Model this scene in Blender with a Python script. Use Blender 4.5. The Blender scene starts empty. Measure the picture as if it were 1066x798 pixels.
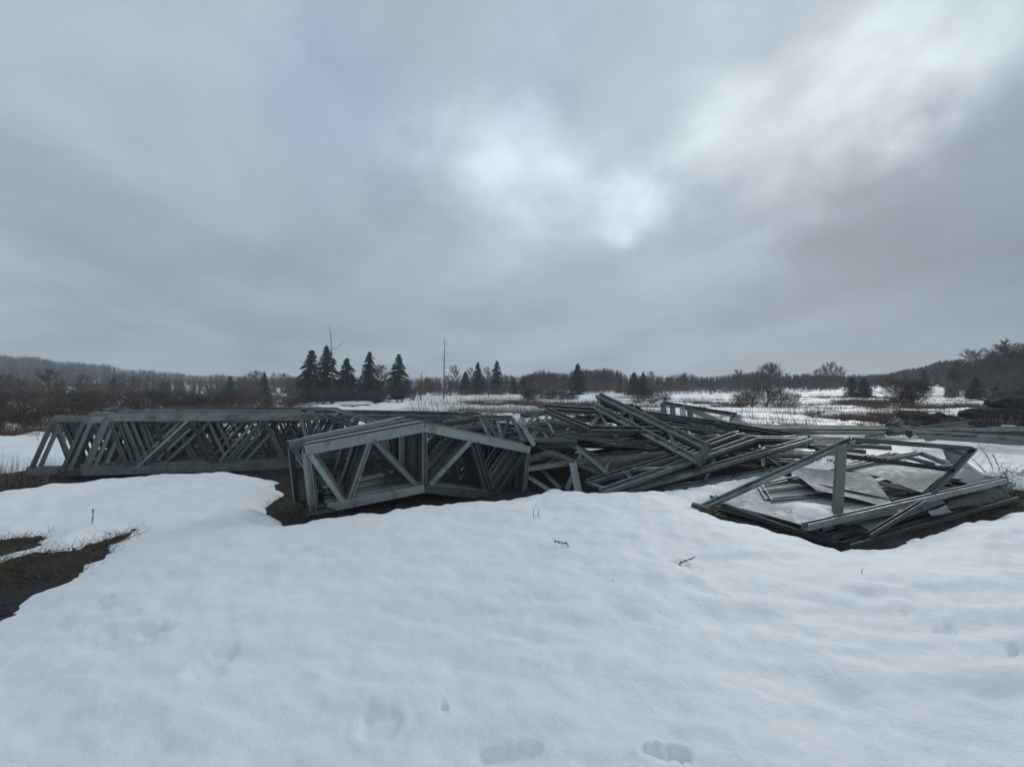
import bpy, math, random
import numpy as np
from mathutils import Vector
R = math.radians
random.seed(11)
C = bpy.context.scene

# ------------------------------------------------------------------ camera, sky, sun, exposure
FPX = 533.0; CAMZ = 1.65; HZ = 400.0          # focal length in photo pixels, eye height, horizon row
cam_d = bpy.data.cameras.new('camera'); cam = bpy.data.objects.new('camera', cam_d)
C.collection.objects.link(cam); C.camera = cam
cam_d.sensor_width = 36; cam_d.lens = 18.0
cam_d.clip_start = 0.05; cam_d.clip_end = 5000
cam.location = (0, 0, CAMZ); cam.rotation_euler = (R(90), 0, 0)
C.view_settings.view_transform = 'Standard'; C.view_settings.look = 'None'
C.view_settings.gamma = 1; C.view_settings.use_curve_mapping = False
C.view_settings.exposure = 0.1
C.cycles.volume_bounces = 1; C.cycles.max_bounces = 6; C.cycles.diffuse_bounces = 3
C.cycles.volume_step_rate = 10

SUN_DIR = Vector((0.62, 1.0, 0.55)).normalized()
elev = math.asin(SUN_DIR.z); azim = math.atan2(SUN_DIR.x, SUN_DIR.y)
sd = bpy.data.lights.new('sun', 'SUN'); sd.energy = 0.9; sd.angle = R(22); sd.color = (1, .97, .93)
sun = bpy.data.objects.new('sun', sd); C.collection.objects.link(sun)
sun.rotation_euler = SUN_DIR.to_track_quat('Z', 'Y').to_euler(); sun.location = (0, 0, 60)

W = bpy.data.worlds.new('World'); C.world = W; W.use_nodes = True
nt = W.node_tree; nt.nodes.clear()
def N(nt, t, **kw):
    n = nt.nodes.new(t)
    for k, v in kw.items():
        if k in n.inputs: n.inputs[k].default_value = v
        else: setattr(n, k, v)
    return n
def math_(nt, op, a, b=None, c=None, clamp=False):
    n = nt.nodes.new('ShaderNodeMath'); n.operation = op; n.use_clamp = clamp
    for i, s in enumerate((a, b, c)):
        if s is None: continue
        if isinstance(s, (int, float)): n.inputs[i].default_value = s
        else: nt.links.new(s, n.inputs[i])
    return n.outputs[0]
def mixc(nt, fac, a, b):
    n = nt.nodes.new('ShaderNodeMix'); n.data_type = 'RGBA'
    for s, i in ((fac, 0), (a, 6), (b, 7)):
        if isinstance(s, (int, float, tuple)): n.inputs[i].default_value = s if not isinstance(s, tuple) else (*s, 1)[:4]
        else: nt.links.new(s, n.inputs[i])
    return n.outputs[2]
def ramp(nt, fac, a, b, lo=0.0, hi=1.0):
    n = nt.nodes.new('ShaderNodeMapRange'); n.interpolation_type = 'SMOOTHSTEP'
    nt.links.new(fac, n.inputs[0])
    n.inputs[1].default_value = a; n.inputs[2].default_value = b
    n.inputs[3].default_value = lo; n.inputs[4].default_value = hi
    return n.outputs[0]
def build_sky():
    L = nt.links
    tc = N(nt, 'ShaderNodeTexCoord')
    sep = N(nt, 'ShaderNodeSeparateXYZ'); L.new(tc.outputs['Generated'], sep.inputs[0])
    # cloud deck coordinates: a flat layer seen in perspective
    zz = math_(nt, 'MAXIMUM', sep.outputs[2], 0.0); zz = math_(nt, 'ADD', zz, 0.22)
    px = math_(nt, 'DIVIDE', sep.outputs[0], zz); py = math_(nt, 'DIVIDE', sep.outputs[1], zz)
    cb = N(nt, 'ShaderNodeCombineXYZ'); L.new(px, cb.inputs[0]); L.new(py, cb.inputs[1]); cb.inputs[2].default_value = 3.7
    mp = N(nt, 'ShaderNodeMapping'); L.new(cb.outputs[0], mp.inputs[0])
    mp.inputs['Rotation'].default_value = (0, 0, R(28)); mp.inputs['Scale'].default_value = (1.0, 0.8, 1)
    n1 = N(nt, 'ShaderNodeTexNoise', Scale=1.7, Detail=7.0, Roughness=0.5, Distortion=0.12); L.new(mp.outputs[0], n1.inputs['Vector'])
    n2 = N(nt, 'ShaderNodeTexNoise', Scale=0.55, Detail=2.0, Roughness=0.5); L.new(mp.outputs[0], n2.inputs['Vector'])
    # warped direction for the thin, bright openings in the deck
    nw = N(nt, 'ShaderNodeTexNoise', Scale=4.6, Detail=6.0, Roughness=0.55); L.new(tc.outputs['Generated'], nw.inputs['Vector'])
    vs = N(nt, 'ShaderNodeVectorMath', operation='SUBTRACT'); L.new(nw.outputs['Color'], vs.inputs[0]); vs.inputs[1].default_value = (.5, .5, .5)
    vm = N(nt, 'ShaderNodeVectorMath', operation='SCALE'); L.new(vs.outputs[0], vm.inputs[0]); vm.inputs['Scale'].default_value = 0.36
    va = N(nt, 'ShaderNodeVectorMath', operation='ADD'); L.new(tc.outputs['Generated'], va.inputs[0]); L.new(vm.outputs[0], va.inputs[1])
    def lobe(qx, qy, r0, r1, amp):
        d = Vector(((qx-533)/FPX, 1, (HZ-qy)/FPX)).normalized()
        vd = N(nt, 'ShaderNodeVectorMath', operation='DISTANCE'); L.new(va.outputs[0], vd.inputs[0]); vd.inputs[1].default_value = d
        return ramp(nt, vd.outputs['Value'], r0, r1, amp, 0.0)
    g = None
    for args in ((640, 170, .0, .17, .15), (670, 222, .0, .10, .13), (500, 150, .0, .18, .13), (560, 120, .0, .18, .13), (470, 250, .0, .25, .04), (575, 20, 0, .2, .05),
                 (720, 50, .02, .24, .12), (770, 130, .03, .22, .12), (900, 100, .02, .15, .15), (840, 160, .0, .14, .06), (985, 20, .02, .20, .16), (620, -260, .1, .8, .14), (60, 230, 0, .4, .03), (700, 280, 0, .3, .03)):
        v = lobe(*args[:4], args[4]*1.4); g = v if g is None else math_(nt, 'ADD', g, v)
    dark = math_(nt, 'ADD', lobe(1060, 250, .05, .60, .10), lobe(340, 120, .0, .26, .055))
    dark = math_(nt, 'ADD', dark, lobe(570, 60, .0, .18, .06))
    blue = lobe(350, 110, .02, .24, .5)
    blue = math_(nt, 'ADD', blue, lobe(560, 60, .02, .16, .3), clamp=True)
    base = math_(nt, 'MULTIPLY_ADD', n1.outputs[0], 0.28, 0.262)
    b2 = math_(nt, 'MULTIPLY_ADD', n2.outputs[0], 0.20, -0.10)
    base = math_(nt, 'ADD', base, b2)
    # texture of the deck modulates the openings
    nm = ramp(nt, n1.outputs[0], .33, .66, .45, 1.4)
    g = math_(nt, 'MULTIPLY', g, nm)
    v = math_(nt, 'ADD', base, g); v = math_(nt, 'SUBTRACT', v, dark)
    up = ramp(nt, sep.outputs[2], 0.0, 0.5, -0.035, 0.055); v = math_(nt, 'ADD', v, up)
    behind = ramp(nt, sep.outputs[1], -0.4, 0.5, 0.10, 0.0); v = math_(nt, 'ADD', v, behind)
    v = math_(nt, 'MAXIMUM', v, 0.18)
    tint = mixc(nt, ramp(nt, v, .2, .75), (0.80, 0.98, 1.17), (0.89, 1.01, 1.10))
    tint = mixc(nt, blue, tint, (0.68, 0.86, 1.24))
    vv = N(nt, 'ShaderNodeVectorMath', operation='SCALE'); L.new(tint, vv.inputs[0]); L.new(v, vv.inputs['Scale'])
    bgc = N(nt, 'ShaderNodeBackground', Strength=1.0); L.new(vv.outputs[0], bgc.inputs[0])
    sk = N(nt, 'ShaderNodeTexSky', sky_type='NISHITA'); sk.sun_disc = False
    sk.sun_elevation = elev; sk.sun_rotation = azim
    bgs = N(nt, 'ShaderNodeBackground', Strength=0.05); L.new(sk.outputs[0], bgs.inputs[0])
    ms = N(nt, 'ShaderNodeMixShader'); ms.inputs[0].default_value = 0.94
    L.new(bgs.outputs[0], ms.inputs[1]); L.new(bgc.outputs[0], ms.inputs[2])
    out = N(nt, 'ShaderNodeOutputWorld'); L.new(ms.outputs[0], out.inputs[0])
build_sky()

# ------------------------------------------------------------------ helpers
ORD = ['first', 'second', 'third', 'fourth', 'fifth', 'sixth', 'seventh', 'eighth', 'ninth', 'tenth', 'eleventh', 'twelfth', 'thirteenth', 'fourteenth', 'fifteenth', 'sixteenth', 'seventeenth', 'eighteenth', 'nineteenth', 'twentieth']
ORD += ['twenty-'+o for o in ORD[:9]]
def at(px, py, D):
    """a point of the site surveyed from the photograph: image column, row and distance in metres"""
    return Vector(((px-533)/FPX*D, D, CAMZ-(py-HZ)/FPX*D))
def atz(px, py, z=0.0):
    return at(px, py, (CAMZ-z)*FPX/(py-HZ))
def link(o, parent=None):
    C.collection.objects.link(o)
    if parent is not None: o.parent = parent
    return o
def tag(o, label=None, cat=None, group=None, kind=None):
    if label: o['label'] = label
    if cat: o['category'] = cat
    if group: o['group'] = group
    if kind: o['kind'] = kind
    return o
def empty(name, loc):
    o = bpy.data.objects.new(name, None); o.location = loc; o.empty_display_size = .1
    return link(o)
def mesh_obj(name, V, F, mat, parent=None, loc=None, smooth=False):
    me = bpy.data.meshes.new(name); me.from_pydata([tuple(v) for v in V], [], F); me.update()
    if smooth: me.polygons.foreach_set('use_smooth', [True]*len(me.polygons))
    me.materials.append(mat)
    o = bpy.data.objects.new(name, me)
    if loc is not None: o.location = loc
    return link(o, parent)
def np_mesh(name, V, F, mat, smooth=True):
    me = bpy.data.meshes.new(name)
    V = np.asarray(V, np.float32); F = np.asarray(F, np.int32)
    k = F.shape[1]
    me.vertices.add(len(V)); me.vertices.foreach_set('co', V.ravel())
    me.loops.add(F.size); me.loops.foreach_set('vertex_index', F.ravel())
    me.polygons.add(len(F)); me.polygons.foreach_set('loop_start', np.arange(0, F.size, k, dtype=np.int32))
    me.polygons.foreach_set('use_smooth', np.full(len(F), smooth))
    me.update(calc_edges=True); me.materials.append(mat)
    return link(bpy.data.objects.new(name, me))
def copy_tree(o, parent=None):
    c = o.copy(); C.collection.objects.link(c)
    if parent is not None: c.parent = parent
    for ch in list(o.children): copy_tree(ch, c)
    return c

# numpy noise
_rs = np.random.RandomState(5); _T = _rs.rand(256, 256)
def vnoise(x, y):
    xi = np.floor(x).astype(int); yi = np.floor(y).astype(int)
    fx = x-xi; fy = y-yi; fx = fx*fx*fx*(fx*(fx*6-15)+10); fy = fy*fy*fy*(fy*(fy*6-15)+10)
    a = _T[xi % 256, yi % 256]; b = _T[(xi+1) % 256, yi % 256]
    c = _T[xi % 256, (yi+1) % 256]; d = _T[(xi+1) % 256, (yi+1) % 256]
    return (a*(1-fx)+b*fx)*(1-fy)+(c*(1-fx)+d*fx)*fy-0.5
def fbm(x, y, o=4, g=.5):
    s = 0; a = 1.
    for i in range(o):
        s = s+a*vnoise(x+17.3*i, y+9.1*i); a *= g; x = x*2.03; y = y*2.03
    return s
def sst(a, b, x):
    t = np.clip((x-a)/(b-a), 0, 1); return t*t*(3-2*t)
def polysd(P, x, y):
    """signed distance to polygon, negative inside"""
    P = np.array(P); d2 = np.full(x.shape, 1e9); ins = np.zeros(x.shape, bool)
    for i in range(len(P)):
        ax, ay = P[i]; bx, by = P[(i+1) % len(P)]
        ex, ey = bx-ax, by-ay
        t = np.clip(((x-ax)*ex+(y-ay)*ey)/(ex*ex+ey*ey+1e-9), 0, 1)
        d2 = np.minimum(d2, (x-ax-t*ex)**2+(y-ay-t*ey)**2)
        if abs(ey) > 1e-9:
            cond = ((ay > y) != (by > y)) & (x < (bx-ax)*(y-ay)/(by-ay)+ax)
            ins ^= cond
    d = np.sqrt(d2); return np.where(ins, -d, d)

# ------------------------------------------------------------------ materials
def mat(name):
    m = bpy.data.materials.new(name); m.use_nodes = True
    n = m.node_tree; b = n.nodes['Principled BSDF']; return m, n, b
def noise_n(n, scale, detail=4, rough=.55, coord='Object', dist=0, sc=(1, 1, 1)):
    tc = n.nodes.new('ShaderNodeTexCoord'); mp = n.nodes.new('ShaderNodeMapping'); mp.inputs['Scale'].default_value = sc
    n.links.new(tc.outputs[coord], mp.inputs[0])
    t = N(n, 'ShaderNodeTexNoise', Scale=scale, Detail=detail, Roughness=rough, Distortion=dist)
    n.links.new(mp.outputs[0], t.inputs['Vector']); return t.outputs[0]
def bump(n, b, h, strength, dist):
    bp = N(n, 'ShaderNodeBump', Strength=strength, Distance=dist); n.links.new(h, bp.inputs['Height'])
    n.links.new(bp.outputs[0], b.inputs['Normal']); return bp

def mk_metal(name, c0, c1, metallic=.35, rough=(.42, .7), dirt=1.0):
    m, n, b = mat(name)
    a = noise_n(n, 9, 5, .65); s = noise_n(n, 70, 3, .6); st = noise_n(n, 2.2, 5, .65, dist=.8); ru = noise_n(n, 5, 6, .7, dist=.4)
    oi = n.nodes.new('ShaderNodeObjectInfo')
    f = math_(n, 'MULTIPLY_ADD', a, .40, .0); f = math_(n, 'MULTIPLY_ADD', s, .30, f); f = math_(n, 'MULTIPLY_ADD', oi.outputs['Random'], .42, f)
    col = mixc(n, ramp(n, f, .34, .92), c0, c1)
    stain = ramp(n, st, .52, .66, 0, .55*dirt)
    col = mixc(n, stain, col, (.03, .034, .032))
    col = mixc(n, ramp(n, ru, .63, .74, 0, .5*dirt), col, (.075, .05, .032))
    n.links.new(col, b.inputs['Base Color']); b.inputs['Metallic'].default_value = metallic
    n.links.new(ramp(n, a, .3, .7, *rough), b.inputs['Roughness'])
    bump(n, b, s, .2, .005); return m
M_STEEL = mk_metal('galvanized steel', (.075, .093, .092), (.34, .39, .387), .5, (.38, .6))
M_DARK = mk_metal('dark and shaded steel', (.025, .034, .033), (.12, .15, .145), .5, (.4, .65))  # dark bars, and shade inside the piles put into the steel's colour
M_SHEET = mk_metal('sheet metal', (.15, .18, .19), (.34, .39, .405), .12, (.5, .75), .35)

def mk_snow():
    m, n, b = mat('old snow')
    a = noise_n(n, .9, 5, .6); f = noise_n(n, 60, 4, .7); g = noise_n(n, 7, 6, .62); s = noise_n(n, 260, 2, .5)
    col = mixc(n, ramp(n, a, .3, .72), (.74, .77, .795), (.82, .845, .86))
    d = ramp(n, noise_n(n, 2.3, 6, .7, dist=.6), .62, .78, 0, .22)
    col = mixc(n, d, col, (.52, .55, .56))
    sp = ramp(n, s, .72, .80, 0, .35); col = mixc(n, sp, col, (.25, .22, .18))
    n.links.new(col, b.inputs['Base Color']); b.inputs['Roughness'].default_value = .55
    b.inputs['Specular IOR Level'].default_value = .3
    h = math_(n, 'MULTIPLY_ADD', f, .22, g)
    h = math_(n, 'MULTIPLY_ADD', s, .05, h)
    bump(n, b, h, .55, .035); return m
M_SNOW = mk_snow()
def mk_ground():
    m, n, b = mat('thawed ground')
    a = noise_n(n, 1.3, 6, .65, dist=.5); f = noise_n(n, 28, 6, .75); c = noise_n(n, .11, 3, .5)
    tc = n.nodes.new('ShaderNodeTexCoord'); sp = n.nodes.new('ShaderNodeSeparateXYZ'); n.links.new(tc.outputs['Object'], sp.inputs[0])
    soil = mixc(n, ramp(n, f, .35, .7), (.003, .0027, .0024), (.010, .0085, .007))
    straw = mixc(n, ramp(n, f, .35, .7), (.008, .007, .003), (.055, .046, .020))
    far = ramp(n, sp.outputs[1], 14, 20, -.25, .3)  # less straw near the piles: shade between trusses put into the ground colour
    k = math_(n, 'ADD', ramp(n, a, .48, .62), far, clamp=True)
    col = mixc(n, k, soil, straw)
    n.links.new(col, b.inputs['Base Color']); b.inputs['Roughness'].default_value = .85
    bump(n, b, f, 1.0, .09); return m
M_GROUND = mk_ground()
def mk_plain(name, c0, c1, scale=4, rough=.85, rnd=.3):
    m, n, b = mat(name); a = noise_n(n, scale, 3, .6)
    oi = n.nodes.new('ShaderNodeObjectInfo')
    f = math_(n, 'MULTIPLY_ADD', oi.outputs['Random'], rnd, a)
    n.links.new(mixc(n, ramp(n, f, .35, .95), c0, c1), b.inputs['Base Color'])
    b.inputs['Roughness'].default_value = rough; return m
M_NEEDLE = mk_plain('spruce needles', (.016, .026, .018), (.045, .065, .040), 1.5)
M_BARK = mk_plain('bark', (.045, .036, .030), (.11, .095, .085), 3)
M_TWIG = mk_plain('bare twigs', (.060, .047, .040), (.13, .105, .09), .6)
M_BUSH = mk_plain('willow twigs', (.050, .032, .024), (.12, .078, .058), .8)
M_RED = mk_plain('red brown stalks', (.06, .036, .026), (.15, .09, .06), 1.2)
M_STRAW = mk_plain('dry straw', (.05, .036, .02), (.16, .115, .065), 2)
M_PALE = mk_plain('pale dry stalks', (.16, .13, .10), (.30, .25, .19), 2)
M_FARW = mk_plain('far wood', (.018, .022, .019), (.060, .054, .047), .04)
M_WEED = mk_plain('dead weed', (.03, .025, .02), (.08, .065, .05), 20)
M_PEAT = mk_plain('dark peat', (.008, .007, .006), (.05, .036, .026), 5, .95)
M_LOG = mk_plain('wet old timber', (.010, .008, .007), (.06, .042, .03), 6, .9)
for _m in (M_LOG, M_PEAT):
    _n = _m.node_tree; bump(_n, _n.nodes['Principled BSDF'], noise_n(_n, 5, 6, .75, sc=(.35, 1, 2)), 1.0, .25)

# ------------------------------------------------------------------ terrain
def G(x, y):
    x = np.asarray(x, float); y = np.asarray(y, float)
    g = -.28 - .12*sst(7, 12, y) + .22*sst(30, 75, y) + .04*fbm(x*.5, y*.5, 3)
    g = g + .25*fbm(x*.03, y*.03, 3)*sst(22, 60, y)
    g = g + .9*sst(35, 90, y)*sst(22, 70, x)
    g = g - 1.0*sst(18, 50, y)*sst(-5, -35, x)
    th = x/np.maximum(y, 1)
    g = g + np.interp(th, [-2.5, -1.5, -1, -.87, -.76, -.62, -.45, -.3], [24, 20, 16, 11, 6.5, 3, .8, 0])*sst(150, 420, y) + 1.0*sst(100, 300, y)
    g = g + 4*sst(80, 200, y)*sst(.6, 1.1, th)
    return g
def pg(pts, z=0.0): return [tuple(atz(a, b, z)[:2]) for a, b in pts]
near1 = (pg([(-60, 532), (0, 518), (60, 510), (110, 505), (165, 499.5), (215, 495.5), (255, 494), (285, 497)], -.27)
         + pg([(296, 505), (282, 513), (279, 521), (287, 530), (293, 539), (308, 542), (318, 540), (345, 538), (395, 532), (450, 525), (500, 520), (540, 516)], -.13)
         + pg([(562, 510), (580, 509), (600, 513), (640, 516), (680, 512), (720, 507), (760, 498), (800, 491), (850, 484)], -.19))
P1 = near1 + [(6.5, 13.2), (3, 14.5), (-.5, 15), (-3, 18), (-6, 20), (-10.5, 17.5), (-10.8, 12.6), (-13, 10.2)]
P2 = pg([(724, 538), (760, 546), (800, 556), (835, 565), (870, 574), (905, 573), (935, 566), (960, 558), (1000, 548), (1066, 533), (1110, 528)], -.22) + [(9.6, 9.4), (7.6, 9.9), (6.2, 10.0), (4.4, 9.0), (2.9, 7.9), (2.7, 7.5)]
P3 = pg([(-80, 690), (0, 640), (25, 620), (60, 605), (72, 594), (78, 586), (98, 580), (96, 573), (80, 571), (50, 574), (20, 580), (-60, 590)], -.25)
P4 = pg([(88, 572), (95, 561), (115, 553), (135, 546), (132, 551), (112, 560), (100, 572)], -.2)
P5 = pg([(-60, 580), (0, 571), (25, 565), (45, 556), (30, 551), (0, 557), (-60, 558)], -.2)
# footprints and hollows in the crust: x, y, half length, half width, angle, depth
DENTS = []
for (a, b, l, w, an, dp) in ((222, 685, .16, .075, 60, .035), (213, 700, .10, .06, 20, .02), (396, 752, .14, .10, 100, .022), (462, 733, .035, .022, 0, .03), (527, 786, .16, .05, 10, .03),
                             (694, 788, .12, .05, 5, .045), (138, 655, .26, .12, 30, .03), (160, 648, .10, .05, 60, .025), (1056, 681, .07, .025, 30, .03), (985, 655, .10, .05, 30, .02),
                             (945, 636, .08, .03, 20, .02), (588, 571, .07, .03, 0, .03), (706, 585, .10, .04, 10, .035), (636, 603, .02, .015, 0, .02), (330, 587, .07, .03, 0, .015),
                             (750, 622, .08, .04, 10, .012), (905, 690, .2, .08, -30, .02), (110, 610, .09, .04, 0, .02)):
    p = atz(a, b, 0); DENTS.append((p.x, p.y, l, w, R(an), dp))
def Tsnow(x, y):
    e = .16*fbm(x*1.7, y*1.7, 4, .6)+.05*fbm(x*7, y*7, 2)
    d = np.minimum.reduce([polysd(P1, x, y), polysd(P2, x, y)])
    dl = np.minimum.reduce([polysd(P3, x, y), polysd(P4, x, y), polysd(P5, x, y)])
    dn = d+e
    t1 = np.where(dn > 0, .30*(1-np.exp(-dn/.38)), dn*.5)
    dm = dl+e*.7+.05
    t2 = np.where(dm > 0, .30*(1-np.exp(-dm/1.1)), dm*.35)
    T = np.minimum(t1, t2)
    nf = 1-sst(16, 30, y)
    # left side of the site thins to a grey crust
    T = T - .03*sst(-2.2, -4.5, x)*(1-sst(9, 12, y))
    # melt patches
    mp = fbm(x*.16+3, y*.16*1.6, 4, .6)
    far = sst(14, 24, y)
    dens = .10 + .10*sst(4, 40, x)*sst(24, 34, y)*(1-sst(46, 62, y)) - .24*sst(60, 80, y) + .20*sst(-8, -18, x)
    T = np.where(far > 0, T-far*np.maximum(0, (mp+dens-.0))*1.5, T)
    pc = fbm(x*.9+40, y*.9, 4, .6)
    T = T-.75*np.maximum(0, pc-.12)*sst(15, 19, y)*sst(-3, 4, x)*(1-sst(26, 34, y))*1.0
    # surface undulation (sun cups, wind)
    u = .05*fbm(x*.7, y*.7, 3)+.036*fbm(x*1.8+y*.8, y*2.7-x*.5, 3, .55)+.032*fbm(x*3.2+y, y*5.2, 2)+.010*fbm(x*9, y*10, 2)
    T = T+u*np.clip(T/.15, 0, 1)
    for (cx, cy, l, w, an, dp) in DENTS:
        a = ((x-cx)*math.cos(an)+(y-cy)*math.sin(an))/l; b = (-(x-cx)*math.sin(an)+(y-cy)*math.cos(an))/w
        r = np.sqrt(a*a+b*b)+.3*vnoise(x*12, y*12)+.15*vnoise(x*40, y*40)
        dp = dp*.95
        T = T-dp*(1-sst(.75, 1.15, r))+dp*.22*np.exp(-((r-1.3)/.25)**2)
    return T
def Zs(x, y):
    """top of whatever lies on the ground here"""
    xx = np.array([x], float); yy = np.array([y], float)
    return float((G(xx, yy)+np.maximum(Tsnow(xx, yy), 0))[0])
def build_terrain():
    rr = [0.25]
    while rr[-1] < 640: rr.append(rr[-1]*1.0115+.004)
    rr = np.array(rr)
    th = np.concatenate([np.linspace(-180, -62, 50, endpoint=False), np.linspace(-62, 62, 620, endpoint=False), np.linspace(62, 180, 50, endpoint=False)])
    th = np.radians(th)
    Rr, Th = np.meshgrid(rr, th, indexing='ij')
    X = Rr*np.sin(Th); Y = Rr*np.cos(Th)
    nr, nc = X.shape
    g = G(X, Y); T = Tsnow(X, Y)
    rough = .035*fbm(X*3, Y*3, 4, .6)*(1-sst(30, 60, Y))
    idx = np.arange(nr*nc).reshape(nr, nc); nx = np.roll(idx, -1, axis=1)
    F = np.stack([idx[:-1], nx[:-1], nx[1:], idx[1:]], -1).reshape(-1, 4)[:, ::-1]
    cen = nr*nc
    Vg = np.stack([X, Y, g+np.where(T < .03, rough, -0.02)], -1).reshape(-1, 3)
    o = np_mesh('ground', Vg, F, M_GROUND); tag(o, kind='structure')
    Vs = np.stack([X, Y, g+T], -1).reshape(-1, 3)
    Tf = T.reshape(-1); keep = (Tf[F] > -.03).any(axis=1)
    Fk = F[keep]; used, inv = np.unique(Fk, return_inverse=True)
    o = np_mesh('snow', Vs[used], inv.reshape(-1, 4), M_SNOW); tag(o, kind='structure')
    # the innermost disc under the camera
    th12 = np.radians(np.arange(0, 360, 30)); v = [(0, 0, float(Vs[:nc, 2].mean()))]+[(.27*math.sin(a), .27*math.cos(a), float(Vs[:nc, 2].mean())) for a in th12]
build_terrain()

# ------------------------------------------------------------------ steel members
def section(w, f, t=.006, lip=.018):
    # lipped C section, web on y=0 side, open towards +y
    h = w/2
    return [(-h, 0), (h, 0), (h, f), (h-lip, f), (h-lip, f-t), (h-t, f-t), (h-t, t), (-h+t, t), (-h+t, f-t), (-h+lip, f-t), (-h+lip, f), (-h, f)]
def member_vf(A, B, w, f, nrm, V, F, flip=False, bend=0.0):
    A = Vector(A); B = Vector(B); d = (B-A).normalized()
    n = Vector(nrm); n = (n-d*n.dot(d))
    if n.length < 1e-4: n = Vector((0, 0, 1))-d*d.z
    if n.length < 1e-4: n = Vector((1, 0, 0))
    n.normalize(); s = d.cross(n).normalized()
    if flip: n = -n
    sec = section(w, f, max(.006, w*.06), w*.16); k = len(sec); o = len(V)
    segs = 6 if bend else 1
    for i in range(segs+1):
        t = i/segs; P = A.lerp(B, t)+(s*bend*math.sin(math.pi*t) if bend else Vector((0, 0, 0)))
        for (a, b) in sec: V.append(P+s*a+n*(b-f/2))
    for i in range(segs):
        for j in range(k):
            F.append((o+i*k+j, o+i*k+(j+1) % k, o+(i+1)*k+(j+1) % k, o+(i+1)*k+j))
    e = o+segs*k
    for q in ((0, 1, 6, 7), (1, 2, 5, 6), (0, 7, 8, 11), (2, 3, 4, 5), (8, 9, 10, 11)):
        F.append(tuple(o+a for a in q)); F.append(tuple(e+a for a in reversed(q)))
def member(name, A, B, w, f, nrm, parent, org, m=None, flip=False, bend=0.0):
    V = []; F = []; member_vf(A, B, w, f, nrm, V, F, flip, bend)
    return mesh_obj(name, [v-org for v in V], F, m or M_STEEL, parent)
def poly_member(name, pts, w, f, nrm, parent, org, m=None, flip=False):
    V = []; F = []
    for a, b in zip(pts, pts[1:]): member_vf(a, b, w, f, nrm, V, F, flip)
    return mesh_obj(name, [v-org for v in V], F, m or M_STEEL, parent)
def plen(pts): return sum((b-a).length for a, b in zip(pts, pts[1:]))
def along(pts, t):
    L = plen(pts)*t
    for a, b in zip(pts, pts[1:]):
        l = (b-a).length
        if L <= l+1e-6: return a.lerp(b, L/l)
        L -= l
    return pts[-1]
def truss(TA, TB, webs, label, group=None, w=.15, f=.06, ww=.07, m=None, name='roof_truss', posts=(), ends=True, flip=False):
    """two chords given as 3-D polylines, webs as pairs of fractions (along A, along B)"""
    org = min(TA+TB, key=lambda p: p.z).copy()
    nrm = (TA[-1]-TA[0]).cross(TB[0]-TA[0]); nrm = nrm.normalized() if nrm.length > 1e-5 else Vector((0, -1, 0))
    if nrm.y > 0: nrm = -nrm
    t = empty(name, org); tag(t, label, 'roof truss', group)
    poly_member('top_chord', TA, w, f, nrm, t, org, m, flip); poly_member('bottom_chord', TB, w, f, nrm, t, org, m, flip)
    for i, (a, b) in enumerate(webs):
        pa = along(TA, a); pb = along(TB, b); off = nrm*(.012 if i % 2 else -.012)
        member('web_member', pa+off, pb+off, ww, f*.6, nrm, t, org, m, i % 2 == 0)
    return t
def zig(n, s=0.0, e=1.0, post=False):
    out = []
    for i in range(n):
        a = s+(e-s)*i/n; b = s+(e-s)*(i+.5)/n; c = s+(e-s)*(i+1)/n
        out += [(a, b), (c, b)]
        if post: out.append((b, b))
    return out

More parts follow.
